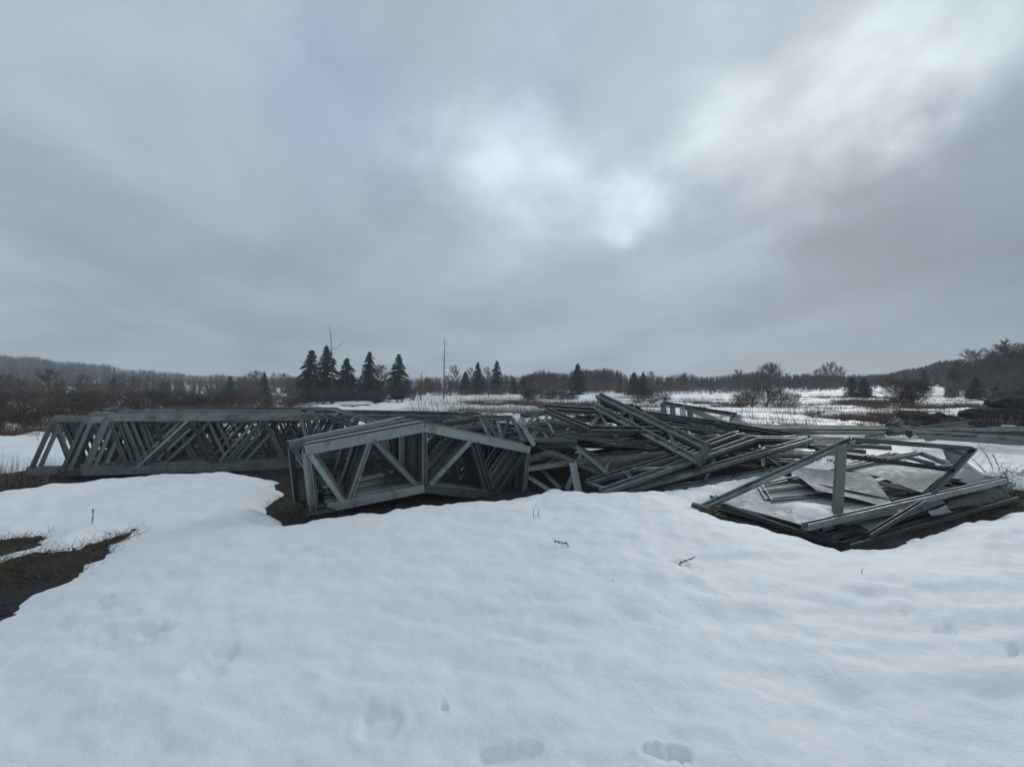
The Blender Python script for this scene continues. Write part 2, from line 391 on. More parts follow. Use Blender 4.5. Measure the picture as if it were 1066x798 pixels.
# --- the standing stack of gable trusses in front
def plane_pt(px, py, A, B):
    """point on the vertical plane through plan points A and B"""
    dx, dy = (px-533)/FPX, 1.0; ux, uy = B[0]-A[0], B[1]-A[1]
    den = dx*uy-dy*ux; D = (A[0]*uy-A[1]*ux)/den
    return at(px, py, D)
def front_stack():
    A = at(322, 500, 7.3)[:2]; B = at(548, 490, 9.5)[:2]
    q = lambda a, b: plane_pt(a, b, A, B)
    u = Vector((B[0]-A[0], B[1]-A[1], 0)).normalized(); nb = Vector((-u.y, u.x, 0))   # back-left
    org = q(323, 533)
    t = empty('roof_truss', org)
    nr = -nb
    mem = lambda name, a, b, w, f=.06, off=0.0, flip=False: member(name, q(*a)+nr*off, q(*b)+nr*off, w, f, nr, t, org, None, flip)
    V = []; F = []
    poly_member('top_chord', [q(317, 470), q(441, 446)], .135, .065, nr, t, org, None, True)
    poly_member('top_chord', [q(442, 446), q(551, 469)], .135, .065, nr, t, org, None, True)
    poly_member('bottom_chord', [q(340, 529), q(441, 509)], .135, .065, nr, t, org, None, True)
    poly_member('bottom_chord', [q(442, 509), q(514, 518)], .135, .065, nr, t, org, None, True)
    for a, b, w in (((319, 472), (326, 533), .085), ((322, 474), (357, 524), .072), ((385, 459), (363, 522), .072), ((388, 459), (432, 505), .072),
                    ((441, 450), (441, 504), .085), ((490, 459), (447, 505), .075), ((495, 460), (511, 514), .075), ((547, 471), (517, 514), .07), ((549, 472), (545, 513), .07)):
        mem('web_member', a, b, w, .05, .018, a[0] % 2 == 0)
    tag(t, 'front-most gable truss of the short standing stack, grey galvanised steel', 'roof truss', 'gable trusses standing in the front stack')
    for i in range(1, 11):
        c = copy_tree(t); r = random.Random(i)
        c.location = org+nb*(.098*i)+u*(r.uniform(-.03, .03)+.022*i-(.22 if i == 7 else 0))+Vector((0, 0, r.uniform(-.02, .02)+.004*i))
        c.rotation_euler = (0, 0, R(1.25*i+r.uniform(-.3, .3)))
        c['label'] = 'grey steel gable truss in the short stack, '+ORD[i]+' behind its front-most one'
    # loose bars lying under the left foot
    for k, (a, b, da, db) in enumerate((((318, 536), (347, 531), 7.0, 7.3), ((322, 529), (352, 523), 7.3, 7.6), ((313, 524), (345, 519), 7.8, 8.1))):
        o = at(*a, da); t2 = empty('steel_bar', o)
        tag(t2, ('lowest', 'middle', 'highest')[k]+' short steel bar lying under the left foot of the front truss stack', 'steel bar', 'short bars under the front stack')
        member('channel', o, at(*b, db), .1, .05, (0, 0, 1), t2, o, M_DARK)
front_stack()

# --- the long stack of parallel-chord trusses on the left
def long_stack():
    A = at(85, 490, 10.7)[:2]; B = at(330, 485, 12.7)[:2]
    q = lambda a, b: plane_pt(a, b, A, B)
    u = Vector((B[0]-A[0], B[1]-A[1], 0)).normalized(); nb = Vector((-u.y, u.x, 0)); nr = -nb
    org = q(86, 494)
    t = empty('roof_truss', org)
    poly_member('bottom_chord', [q(86, 491.5), q(332, 484.5)], .175, .08, nr, t, org, None, True)
    poly_member('top_chord', [q(113, 436), q(340, 435.5)], .135, .08, nr, t, org, None, True)
    tops = [114, 198, 274.5, 341]
    for k, ((a, b), w) in enumerate(((((113, 438), (91, 489)), .075), (((115, 438), (133, 487)), .056), (((196, 438), (143, 487)), .056), (((199, 438), (222, 485)), .056),
                      (((273, 438), (231, 485)), .056), (((276, 438), (299, 483)), .056), (((335, 438), (309, 483)), .056), (((130, 440), (149, 486)), .06))):
        member('web_member', q(*a)+nr*.02, q(*b)+nr*.02, w, .05, nr, t, org, None, k % 2 == 0)
    tag(t, 'front-most long parallel-chord truss of the long left stack', 'roof truss', 'long trusses of the left stack')
    r = random.Random(3)
    sh = [(.14, .12), (.28, -.05), (.42, -.42), (.56, -.34), (.70, -.58), (.86, -1.15), (1.0, -1.1), (1.14, -1.3), (1.32, .25), (1.5, .1), (1.7, -.2), (1.9, .3), (2.1, -.5), (2.3, .5), (2.5, .1), (2.75, -.3), (3.0, .6)]
    sh = sorted(sh+[(.21, .45), (.35, .28), (.49, .5), (.63, .18), (.93, .4), (1.22, -.6)])
    for i, (bk, al) in enumerate(sh):
        c = copy_tree(t)
        c.location = org+nb*bk+u*(al+r.uniform(-.05, .05))+Vector((0, 0, r.uniform(-.05, .05)-.05*(al < -.3)))
        c.rotation_euler = (0, 0, R(r.uniform(-.5, .5)))
        if al in (-1.3, -.58): c['label'] = ('truss whose slanted end reaches farthest left in the long left stack', 'truss ending between the two outermost ends of the long left stack')[al == -.58]
        else: c['label'] = 'long grey steel truss of the long left stack, '+ORD[i]+' behind its front-most one'
    # a second run of the pile further right, behind the front stack
    grp = 'long trusses behind the gable stack'
    rr = random.Random(8)
    for i in range(7):
        x0 = 318+rr.uniform(-12, 18); D = 12.2+.22*i; yy = 431+rr.uniform(-2, 3)
        TA = [at(x0, yy, D), at(x0+150+rr.uniform(-10, 30), yy+2.5, D+.7)]; TB = [at(x0-10, yy+42, D+.1), at(x0+150, yy+40, D+.8)]
        truss(TA, TB, zig(4), 'dark truss half hidden behind the gable stack, '+ORD[i]+' one back from it', grp, w=.13)
long_stack()

# --- the tumbled heap in the middle
def heap():
    g0 = 'trusses tumbled in the middle heap'
    P = lambda *a: [at(*p) for p in a]
    S = [
     ([(622, 412, 11.6), (737, 467, 9.5)], [(617, 423, 11.4), (731, 483, 9.4)], [(0, .08), (.33, .25), (.33, .42), (.68, .62), (.68, .8), (1, 1)], 'topmost truss of the middle heap, its raised end pointing up left', .15),
     ([(600, 427, 12.0), (660, 424, 12.4), (668, 430, 12.2)], [(606, 437, 11.9), (640, 434, 12.0), (700, 440, 12.)], zig(3), 'short bent truss under the raised end of the topmost truss', .12),
     ([(568, 425, 10.9), (628, 429, 11.3)], [(569, 428, 10.8), (615, 447.5, 10.2), (712, 449, 10.6)], [(.9, .48), (1, .33)], 'wedge-shaped truss with a bright upper edge left in the middle heap', .17),
     ([(577, 453, 10.0), (640, 460, 10.0), (705, 464, 10.4)], [(570, 440, 11.0), (640, 452, 11.3), (720, 455, 11.4)], [(0, 0), (.5, .45), (.9, .9)], 'truss under the wedge-shaped one, with a broad flat lower chord', .16),
     ([(612, 503, 9.2), (705, 475, 9.9), (765, 453, 10.7), (772, 452, 10.8)], [(626, 513, 8.8), (705, 485, 9.5), (785, 457, 10.3), (843, 458, 11.2)], [(.0, .03), (.2, .12), (.25, .28), (.45, .35), (.5, .52), (.95, .7)], 'bent-chord truss with two stacked ends nearest the snow', .17),
     ([(645, 514, 9.1), (740, 487, 9.6), (843, 458, 10.6)], [(726, 468, 10.8), (790, 460, 11.0), (838, 455, 11.4)], [(.45, 0), (.6, .2), (.72, .55), (.85, .85)], 'long truss with a straight lower chord rising right to the tip of the heap', .15),
     ([(690, 511, 9.5), (800, 492, 10.0), (884, 479, 10.6)], [(745, 475, 11.2), (820, 473, 11.5), (884, 473, 11.6)], [(.2, 0), (.5, .35), (.62, .35), (.85, .8)], 'lowest truss at the right foot of the heap, pushed under the panels', .15),
     ([(549, 489, 9.6), (594, 482, 9.7), (705, 472, 10.4)], [(545, 479, 10.3), (640, 474, 10.6), (705, 468, 11.0)], [(.1, .2), (.4, .3), (.7, .8)], 'low truss running from beside the gable stack into the heap', .13),
     ([(546, 481, 9.9), (573, 472, 9.9), (632, 496, 9.6), (650, 500, 9.6)], [(560, 466, 10.6), (593, 464, 10.5), (634, 481, 10.2)], [(.3, 0), (.55, .6), (.8, 1)], 'peaked truss lying low right beside the gable stack', .10),
     ([(661, 430, 13.0), (745, 441, 12.2), (843, 457, 11.3)], [(672, 441, 12.6), (760, 451, 12.0), (836, 452, 11.8)], [(.1, .2), (.22, .45), (.4, .5), (.5, .75), (.8, .9)], 'long flat truss along the back edge of the heap', .12),
     ([(500, 436, 10.6), (534, 436, 10.8)], [(508, 462, 10.3), (545, 462, 10.5)], [(0, .1), (.05, .4), (.5, .4), (.9, .3), (1, 1), (.3, .0)], 'small frame with crossed bars standing between gable stack and heap', .09),
     ([(543, 425+9, 11.6), (585, 428, 12.2)], [(540, 446, 11.0), (590, 440, 11.5)], zig(3), 'short truss lying at the top left shoulder of the heap', .12),
     ([(545, 446, 10.8), (600, 452, 10.9)], [(541, 458, 10.2), (600, 460, 10.6)], zig(3), 'short truss half way up the left face of the heap', .10),
     ([(347, 427, 11.2), (393, 442, 10.4)], [(335, 433, 10.9), (372, 445, 10.2)], [(.2, .3), (.5, .4), (.5, .8)], 'short truss lying across the joint of the long and gable stacks', .11),
     ([(495, 430, 11.6), (436, 443, 10.8)], [(500, 436, 11.2), (450, 445, 10.6)], [(.3, .4), (.4, .3)], 'dark truss end sticking out right above the gable stack', .13),
     ([(460, 440, 11.0), (515, 433, 11.6)], [(470, 447, 10.5), (515, 445, 11.2)], [(.3, .5), (.9, .9)], 'truss with stacked flanges beside the sticking-out dark end', .14),
    ]
    for TA, TB, wb, lab, w in S:
        truss(P(*TA), P(*TB), wb, lab, g0, w=w, f=.07, ww=.065)
    # second of each pair, lying right behind its neighbour
    for (TA, TB, wb, lab, w), twl in zip((S[0], S[4], S[5], S[9]), ('truss hugging the underside of the raised topmost truss', 'truss close behind the bent-chord one with two stacked ends', 'truss close behind the long one rising to the right tip', 'second long flat truss along the back edge, just below the first')):
        o = Vector((.10, .30, -.09))
        truss([p+o for p in P(*TA)], [p+o for p in P(*TB)], wb, twl, g0, w=w, f=.07, ww=.06, m=M_DARK)
    # upright frame on top at the back
    TA = P((690, 420.5, 16.0), (767, 433, 14.6)); TB = P((692, 437, 15.6), (773, 449, 14.2))
    t = truss(TA, TB, [(0, 0), (.14, .12), (.28, .26), (.38, .36), (.30, .98), (.97, .85), (1, 1)], 'upright frame with four close posts at the back of the heap', g0, w=.11, f=.07, ww=.16)
    # single bars
    g1 = 'single bars leaning in the heap'
    for a, b, w, lab in (((596, 482, 9.2), (602, 513, 9.0), .125, 'broad upright bar standing at the snow edge left in the heap'),
                         ((600, 466, 9.9), (634, 495, 9.4), .06, 'thin bar slanting down right beside the broad upright one'),
                         ((545, 494, 9.6), (572, 511, 9.3), .07, 'bar lying low in the gap right of the gable stack'),
                         ((562, 488, 9.8), (583, 509, 9.4), .07, 'short bar beside the low one in the gap right of the gable stack'),
                         ((598, 492, 9.6), (590, 510, 9.3), .09, 'stub leaning against the foot of the broad upright bar'),
                         ((542, 441, 10.6), (556, 464, 10.0), .09, 'bar slanting down right just right of the gable stack'),
                         ((725, 481, 9.35), (738, 466, 9.45), .15, 'short end plate closing the topmost truss')):
        o = at(*b); t = empty('steel_bar', o); tag(t, lab, 'steel bar', g1); member('channel', at(*a), o, w, .05, (0, -1, .2), t, o)
    # the mass of trusses below
    g2 = 'trusses buried inside the heap'
    r = random.Random(21)
    for i in range(30):
        cx = r.uniform(545, 800); D = r.uniform(10.6, 13.4); k = (cx-545)/255
        topz = (.62-.30*max(0, k-.45)/.55)*min(1, .75+k*2)
        z = r.uniform(-.33, topz-.05)
        c = Vector(((cx-533)/FPX*D, D, z)); an = R(r.uniform(-26, 30)); L = r.uniform(2.2, 4.2)
        tilt = r.uniform(-.10, .12); d = Vector((math.cos(an), math.sin(an), tilt)).normalized()
        h = r.uniform(.35, .7); fl = r.uniform(-.1, .35); s = Vector((-d.y*math.cos(fl), d.x*math.cos(fl), math.sin(fl)+.06)).normalized()*h
        A0 = c-d*L/2; A1 = c+d*L/2
        for p in (A0, A1):
            p.z = max(p.z, -.36)
        mb = Vector((r.gauss(0, .03), r.gauss(0, .05), r.gauss(0, .045)))
        truss([A0, A0.lerp(A1, r.uniform(.3, .7))+mb, A1], [A0+s+d*.2, A0.lerp(A1, r.uniform(.3, .7))+s+mb*1.4, A1+s-d*.25], zig(4), 'grey truss buried among the others inside the middle heap', g2, w=r.choice([.12, .15, .15]), f=.07, ww=.06, m=r.choice([M_STEEL, M_DARK]))
    for i in range(10):
        cx = r.uniform(468, 560); D = r.uniform(10.6, 12.8); z = r.uniform(-.3, .42)
        c = Vector(((cx-533)/FPX*D, D, z)); an = R(r.uniform(-35, 45)); L = r.uniform(1.2, 2.2); d = Vector((math.cos(an), math.sin(an), r.uniform(-.15, .15))).normalized()
        s = Vector((0, .2, .3))
        truss([c-d*L/2+s, c+d*L/2+s], [c-d*L/2, c+d*L/2], zig(3), 'grey truss buried in the gap between gable stack and heap', 'trusses buried in the gap', w=.12, f=.06, ww=.05, m=r.choice([M_STEEL, M_DARK]))
heap()

# --- collapsed panels and frames on the right
def quad_frame(name, pts, w, f, label, group=None, m=None, cross=(), openside=None):
    org = min(pts, key=lambda p: p.z).copy(); nrm = (pts[1]-pts[0]).cross(pts[2]-pts[0]).normalized()
    if nrm.z < 0: nrm = -nrm
    t = empty(name, org); tag(t, label, 'steel frame', group)
    n = len(pts)
    for i in range(n):
        if i == openside: continue
        member('side_bar', pts[i], pts[(i+1) % n], w, f, nrm+Vector((0, 0, .01)), t, org, m)
    for (i, a, j, b) in cross:
        pa = pts[i].lerp(pts[(i+1) % n], a); pb = pts[j].lerp(pts[(j+1) % n], b)
        member('cross_bar', pa+nrm*.01, pb+nrm*.01, w*.8, f*.7, nrm, t, org, m)
    return t
def sheet(pts, label, sag=.04, name='metal_sheet', n=10, m=None, cor=0.0):
    """a bent sheet with thickness spanning four corners"""
    a, b, c, d = [Vector(p) for p in pts]; V = []; F = []
    org = min((a, b, c, d), key=lambda p: p.z).copy(); nm = (b-a).cross(d-a).normalized()
    if nm.z < 0: nm = -nm
    r = random.Random(len(label)); ph = r.uniform(0, 6)
    for s in (0, 1):
        for i in range(n+1):
            for j in range(n+1):
                u, v = i/n, j/n
                p = a.lerp(b, u).lerp(d.lerp(c, u), v)
                h = -sag*math.sin(math.pi*u)*math.sin(math.pi*v)+sag*.35*math.sin(5*u+ph)*math.sin(4*v+ph*2)+cor*math.sin(u*26)
                V.append(p+nm*(h+(.004 if s else 0))-org)
    q = (n+1)*(n+1)
    for i in range(n):
        for j in range(n):
            k = i*(n+1)+j; F.append((k, k+n+1, k+n+2, k+1)); F.append((q+k, q+k+1, q+k+n+2, q+k+n+1))
    for i in range(n):
        for k0, k1 in ((i*(n+1), (i+1)*(n+1)), (i*(n+1)+n, (i+1)*(n+1)+n), (i, i+1), (n*(n+1)+i, n*(n+1)+i+1)):
            F.append((k0, k1, q+k1, q+k0))
    o = mesh_obj(name, V, F, m or M_SHEET, loc=org, smooth=False); tag(o, label, 'metal sheet', 'sheets lying on the collapsed panels'); return o
def bar(a, b, w, label, f=.06, nrm=(0, 0, 1), m=None, group='bars on the collapsed panels', flip=False, cat='steel bar', bend=0.0):
    o = (Vector(a) if a[2] < b[2] else Vector(b)).copy(); t = empty('steel_bar', o); tag(t, label, cat, group)
    member('channel', Vector(a), Vector(b), w, f, nrm, t, o, m, flip, bend); return t
def right_pile():
    PL = at(735, 532, 7.3); PF = at(868, 563, 6.15); PR = at(1052, 508, 8.7); PB = at(905, 478, 9.9)
    dz = Vector((0, 0, 1))
    base = [PL, PF, PR, PB]
    labs = ['lowest flat panel frame under the collapsed right pile', 'second flat frame from below in the collapsed right pile', 'third flat frame from below in the collapsed right pile', 'uppermost flat frame of the collapsed right pile, inset at its near side']
    r = random.Random(4)
    labs += ['slightly turned flat frame on top of the collapsed right pile', 'second slightly turned frame near the top of the collapsed right pile']
    for k in range(6):
        pts = [p+dz*(.07*(k-2.2))+(Vector(((.25, -.1, -.35, .2)[i], (.1, .35, -.2, -.3)[i], 0))*(k-3) if k > 3 else Vector((0, 0, 0)))+Vector((r.uniform(-.08, .08)+(.12 if i == 0 else 0)*k, r.uniform(-.05, .05)+.10*k*(i in (0, 1)), 0)) for i, p in enumerate(base)]
        quad_frame('panel_frame', pts, .09, .06, labs[k], 'flat frames of the right pile', M_DARK if k < 2 else M_STEEL, cross=[(0, .45, 2, .5)] if k % 2 else [(1, .35, 3, .6)])
    up = dz*.09
    # sheets lying inside the frames
    sheet([PL.lerp(PB, .04)+up, PL.lerp(PF, .86)+up, PF.lerp(PR, .3)+PB*0+up, at(860, 478, 9.3)], 'largest grey sheet lying flat left inside the collapsed pile', .03, n=14)
    sheet([at(818, 486, 8.3), at(850, 512, 7.4), at(935, 531, 7.0), at(905, 494, 8.3)], 'pale sheet sliding off beside the propping plate', .05)
    sheet([at(884, 490, 8.6), at(960, 512, 7.4), at(992, 491, 8.2), at(925, 483, 9.0)], 'pale smooth sheet lifted at its edge over a dark gap', -.09)
    sheet([at(860, 478, 9.2), at(905, 492, 8.6), at(950, 478, 9.8), at(880, 472, 10.2)], 'sheet lying farthest back behind the propping plate', .05)
    sheet([at(980, 465, 8.2), at(1013, 468, 7.9), at(996, 487, 7.9), at(985, 479, 8.2)], 'small triangular sheet hanging in the corner of the tilted frame', .02, n=6)
    sheet([at(971, 478, 9.4), at(997, 479, 9.2), at(998, 486, 8.8), at(974, 487, 9.0)], 'small square sheet behind the tilted frame', .02, n=5)
    sheet([at(1003, 480, 8.6), at(1030, 499, 8.4), at(1012, 507, 7.9), at(985, 500, 8.0)], 'dark crumpled sheet right of the tilted frame', -.10, m=M_STEEL)
    sheet([at(992, 497, 8.1), at(1048, 497, 9.0), at(1052, 520, 8.2), at(985, 532, 7.2)], 'dark sheet curling over the right end of the pile', -.06, m=M_DARK)
    sheet([at(880, 542, 6.9), at(905, 553, 6.5), at(985, 524, 7.5), at(960, 516, 7.8)], 'creased grey sheet low at the near edge of the pile', -.04, m=M_STEEL)
    sheet([at(1005, 521, 7.6), at(1028, 517, 8.0), at(1022, 527, 7.7), at(1000, 527, 7.4)], 'small bent bright scrap of sheet near the right end', .05, n=5)
    sheet([at(966, 533, 7.1), at(985, 527, 7.3), at(992, 534, 7.1), at(970, 538, 6.95)], 'small bent bright scrap of sheet near the front edge', .05, n=5)
    # tilted open frame held up by the plate
    T = [at(727, 531, 7.3), at(888, 458.5, 7.25), at(1014, 468, 7.7), at(971, 513, 7.25)]
    org = T[0].copy(); t = empty('tilted_frame', org); tag(t, 'tilted open steel frame propped up above the panels', 'steel frame')
    nn = (0, -.5, 1)
    member('long_bar', T[0], T[1], .095, .06, nn, t, org); member('upper_bar', T[1], T[2], .05, .05, nn, t, org, M_DARK)
    member('side_bar', T[2], T[3], .085, .055, nn, t, org); member('middle_bar', at(880, 475.5, 7.25), at(992, 490, 7.5), .05, .05, nn, t, org, M_DARK)
    member('brace', at(881, 462, 7.2), at(914, 459, 7.6), .045, .04, nn, t, org, M_DARK); member('brace', at(979, 466, 7.6), at(1003, 474, 7.55), .045, .04, nn, t, org, M_DARK)
    # plate
    bar(at(876, 465, 7.1), at(871.5, 537, 6.85), .13, 'upright grey plate propping up the tilted frame', .05, (0, -1, 0), cat='steel plate', flip=True, m=M_SHEET2)
    bar(at(838, 549, 6.25), at(1044, 501, 8.1), .10, 'long bar running across the near edge of the panels to the right end', .08)
    bar(at(903, 559, 6.3), at(962, 523, 7.0), .065, 'bar slanting back from the near corner of the panels')
    bar(at(862, 545, 6.6), at(903, 557, 6.32), .05, 'short bar meeting the slanting one at the near corner', m=M_DARK)
    bar(at(803, 491, 8.2), at(822, 495, 7.9), .09, 'short stub crossing the long bar of the tilted frame', m=M_DARK)
    bar(at(720, 526, 7.2), at(738, 531, 7.1), .10, 'stub under the left tip of the tilted frame', m=M_DARK)
    bar(at(742, 518, 7.7), at(750, 521, 7.4), .09, 'small stub behind the left tip of the tilted frame', m=M_DARK)
    bar(at(820, 500, 7.9), at(960, 529, 7.2), .055, 'narrow dark bar lying between the two large sheets', m=M_DARK)
    bar(at(880, 498, 8.3), at(975, 514, 7.45), .055, 'narrow bar along the lifted edge of the smooth sheet')
    bar(at(985, 500, 7.9), at(1046, 505, 8.4), .07, 'dark bar under the long bar near the right end', m=M_DARK)
    bar(at(880, 569, 6.1), at(1056, 519, 8.2), .12, 'lowest edge bar along the near side of the pile', m=M_DARK)
    bar(at(752, 527, 7.2), at(872, 567, 6.05), .09, 'double edge bar along the left near side of the pile', m=M_DARK)
    # long bars pushed under the back of the pile
    for k, (a, b) in enumerate((((850, 469, 11.6), (900, 471, 11.4)), ((842, 466, 12.0), (888, 468, 11.8)), ((868, 484, 10.4), (897, 483, 10.6)))):
        bar(at(*a), at(*b), .16, ('snow-edged', 'half hidden', 'lower')[k]+' thick bar end behind the propping plate', .10, m=M_DARK)
M_SHEET2 = mk_metal('weathered plate', (.12, .145, .14), (.27, .31, .30), .3, (.5, .7))
right_pile()

# snow left lying on the panels and a mound behind them
def snow_lump(cx, cy, z, rx, ry, h, label, seed=0):
    r = np.linspace(0, 1, 16); a = np.linspace(0, 2*math.pi, 40, endpoint=False); V = []; F = []
    for i, rr in enumerate(r):
        for t in a:
            k = rr*(1+.16*math.sin(3*t+seed)+.1*math.sin(5*t+seed*2)); V.append((rx*k*math.cos(t), ry*k*math.sin(t), h*(1-rr**2.4)**.8-.015+.008*math.sin(9*k*math.cos(t))*math.cos(7*k*math.sin(t))))
    n = len(a)
    for i in range(len(r)-1):
        for j in range(n): F.append((i*n+j, (i+1)*n+j, (i+1)*n+(j+1) % n, i*n+(j+1) % n))
    o = mesh_obj('snow_patch', V, F, M_SNOW, loc=(cx, cy, z), smooth=True); tag(o, label, 'snow patch'); return o
p = at(843, 537, 7.0); snow_lump(p.x, p.y, p.z+.02, .42, .38, .15, 'rounded lump of snow lying on the large flat sheet', 1)
p = at(893, 487, 9.0); snow_lump(p.x, p.y, p.z+.0, .38, .25, .06, 'thin leftover snow behind the propping plate', 2)

# --- long bars and trusses lying at the back right
def seat(px, py, off=.1):
    """the point seen at this column and row that lies a little above ground or snow"""
    D = np.arange(8, 60, .05); x = (px-533)/FPX*D; z = CAMZ-(py-HZ)/FPX*D
    h = z-(G(x, D)+np.maximum(Tsnow(x, D), 0)+off); k = np.argmax(h < 0) if (h < 0).any() else len(D)-1
    return Vector((x[k], D[k], z[k]))
def back_bars():
    r = random.Random(9)
    for i in range(14):
        a = seat(752+r.uniform(-14, 25), 443.5+i*.62, .12+.03*(i % 3)); b = seat(925+r.uniform(-6, 40), 443.5+i*.66+r.uniform(-1, 1.2), .12+.03*(i % 3))
        bar(a, b, .10, 'long grey beam lying flat beyond the heap on the snow', .08, (0, -.2, 1), group='beams lying flat beyond the heap', m=r.choice([M_STEEL, M_DARK, M_STEEL]))
    for i in range(17):
        k = i/16; y0 = 446.5+k*9.5
        a = seat(928+r.uniform(-6, 20)+k*36, y0+r.uniform(-1, 1), .1+.15*(i % 3)); b = seat(1100+r.uniform(-20, 60), 447+k*19+r.uniform(-2.5, 2.5), .1+.12*(i % 3))
        bar(a, b, .10, 'long grey beam in the fan of beams by the dark heap', .08, (0, -.3, 1), group='beams fanned out at the right', m=(M_STEEL, M_DARK, M_SHEET2, M_DARK)[i % 4])
    for i in range(16):
        a = seat(r.uniform(920, 964), r.uniform(443, 457), r.uniform(.08, .4)); an = r.uniform(0, 3.1)
        bar(a, a+Vector((math.cos(an)*.6, math.sin(an)*.3, r.uniform(-.1, .3))), .13, 'short steel piece tumbled at the left tips of the fanned beams', .10, (r.uniform(-1, 1), -1, 1), group='short pieces at the tips of the fanned beams', m=r.choice([M_STEEL, M_DARK]))
    bar(seat(950, 450, .3), seat(1021, 440, .35), .24, 'pale greenish beam rising right toward the dark heap', .12, (0, -1, .3), group='beams fanned out at the right', m=M_SHEET2)
    for i in range(5):
        bar(seat(700+i*20, 454+i*1.2, .1), seat(880+i*12, 458+i*2.2, .05), .13, 'long beam half under snow at the right end of the heap', .09, (0, -.2, 1), group='beams half under snow at the heap end', m=M_DARK)
back_bars()

def rough_block(name, c, sx, sy, sz, label, cat, m, seed, group=None, rz=0.0, amp=.12, lay=0):
    n = 22; V = []; F = []; r = np.random.RandomState(seed)
    ox, oy = r.rand(2)*50
    nu, nv = 44, 18
    for i in range(nu+1):
        for j in range(nv):
            t = 2*math.pi*j/nv; u = i/nu
            ca, sa = math.cos(t), math.sin(t); k = 1/max(abs(ca), abs(sa))**.7
            e = min(1, (min(u, 1-u)*9)**.5)*.9+.1
            q = 1+amp*3*float(fbm(np.array([u*sx*2.2+ox]), np.array([j*.55+oy]), 4, .7)[0])
            z = sa*k*q*e*sz/2
            if lay: z += .05*math.sin(z*lay)
            V.append(((u-.5)*sx, ca*k*q*e*sy/2, z))
    for i in range(nu):
        for j in range(nv): F.append((i*nv+j, i*nv+(j+1) % nv, (i+1)*nv+(j+1) % nv, (i+1)*nv+j))
    F.append(tuple(range(nv-1, -1, -1))); F.append(tuple(nu*nv+j for j in range(nv)))
    o = mesh_obj(name, V, F, m, loc=c, smooth=False); o.rotation_euler = (0, 0, rz); tag(o, label, cat, group); return o
def dark_heaps():
    z0 = lambda x, y: float(G(np.array([x]), np.array([y]))[0])
    r = random.Random(2)
    # peat clods
    for i, (px, D, s, h) in enumerate(((930, 22, .8, .32), (943, 22.4, 1.0, .42), (956, 22.2, 1.1, .5), (968, 22.6, 1.1, .45), (978, 22.4, 1.0, .38), (950, 21.4, .9, .3))):
        x = (px-533)/FPX*D
        rough_block('earth_clod', (x, D, z0(x, D)+h*.72), s*1.3, s, h*1.5, 'black lump of earth in the row left of the brown timber heap', 'earth clod', M_PEAT, 40+i, 'black earth lumps in a row', r.uniform(0, 1), .2)
    # old timber
    k = 0
    for lvl, (y0, n, xa, xb) in enumerate(((437.5, 3, 990, 1130), (432, 3, 1000, 1130), (427.5, 2, 1024, 1130))):
        for i in range(n):
            D = 21.5+i*.8+lvl*.3; xs = at(xa+r.uniform(-8, 8)+(12 if lvl == 2 else 0), y0, D); L = (xb-xa)/FPX*D
            z = z0(xs.x, D)+.28+lvl*.46
            nm = ('lowest', 'middle', 'top')[lvl]
            rough_block('timber_baulk', (xs.x+L/2, D, z), L, .75, .46, 'rotten dark brown baulk in the '+nm+' layer of the timber heap, '+ORD[i]+' from the front', 'timber baulk', M_LOG, 60+k, 'rotten baulks of the timber heap', R(r.uniform(-5, 5)), .13); k += 1
    for i, (px, D, L) in enumerate(((1008, 21.0, 2.2), (1002, 20.3, 1.8), (990, 21.6, 1.3))):
        x = (px-533)/FPX*D
        rough_block('timber_baulk', (x, D, z0(x, D)+.28), L, .6, .5, ('broken brown baulk end facing the fanned beams', 'low brown piece lying in front of the broken baulk', 'short brown stump between black lumps and timber heap')[i], 'timber baulk', M_LOG, 80+i, 'loose pieces beside the timber heap', R(20*i-15), .14)
dark_heaps()

# ------------------------------------------------------------------ vegetation
def tube(V, F, pts, rads, n=5):
    o = len(V)
    for i, p in enumerate(pts):
        d = (pts[min(i+1, len(pts)-1)]-pts[max(i-1, 0)]).normalized()
        s = d.orthogonal().normalized(); t = d.cross(s)
        for j in range(n):
            a = 2*math.pi*j/n; V.append(p+(s*math.cos(a)+t*math.sin(a))*rads[i])
    for i in range(len(pts)-1):
        for j in range(n): F.append((o+i*n+j, o+i*n+(j+1) % n, o+(i+1)*n+(j+1) % n, o+(i+1)*n+j))
def tri(V, F, a, b, w, r):
    d = b-a; s = d.cross(Vector((r.uniform(-1, 1), r.uniform(-1, 1), r.uniform(-1, 1)))).normalized()*w/2
    o = len(V); V.extend((a-s, a+s, b)); F.append((o, o+1, o+2))
def rv(r, s=1.0): return Vector((r.uniform(-s, s), r.uniform(-s, s), r.uniform(-s, s)))
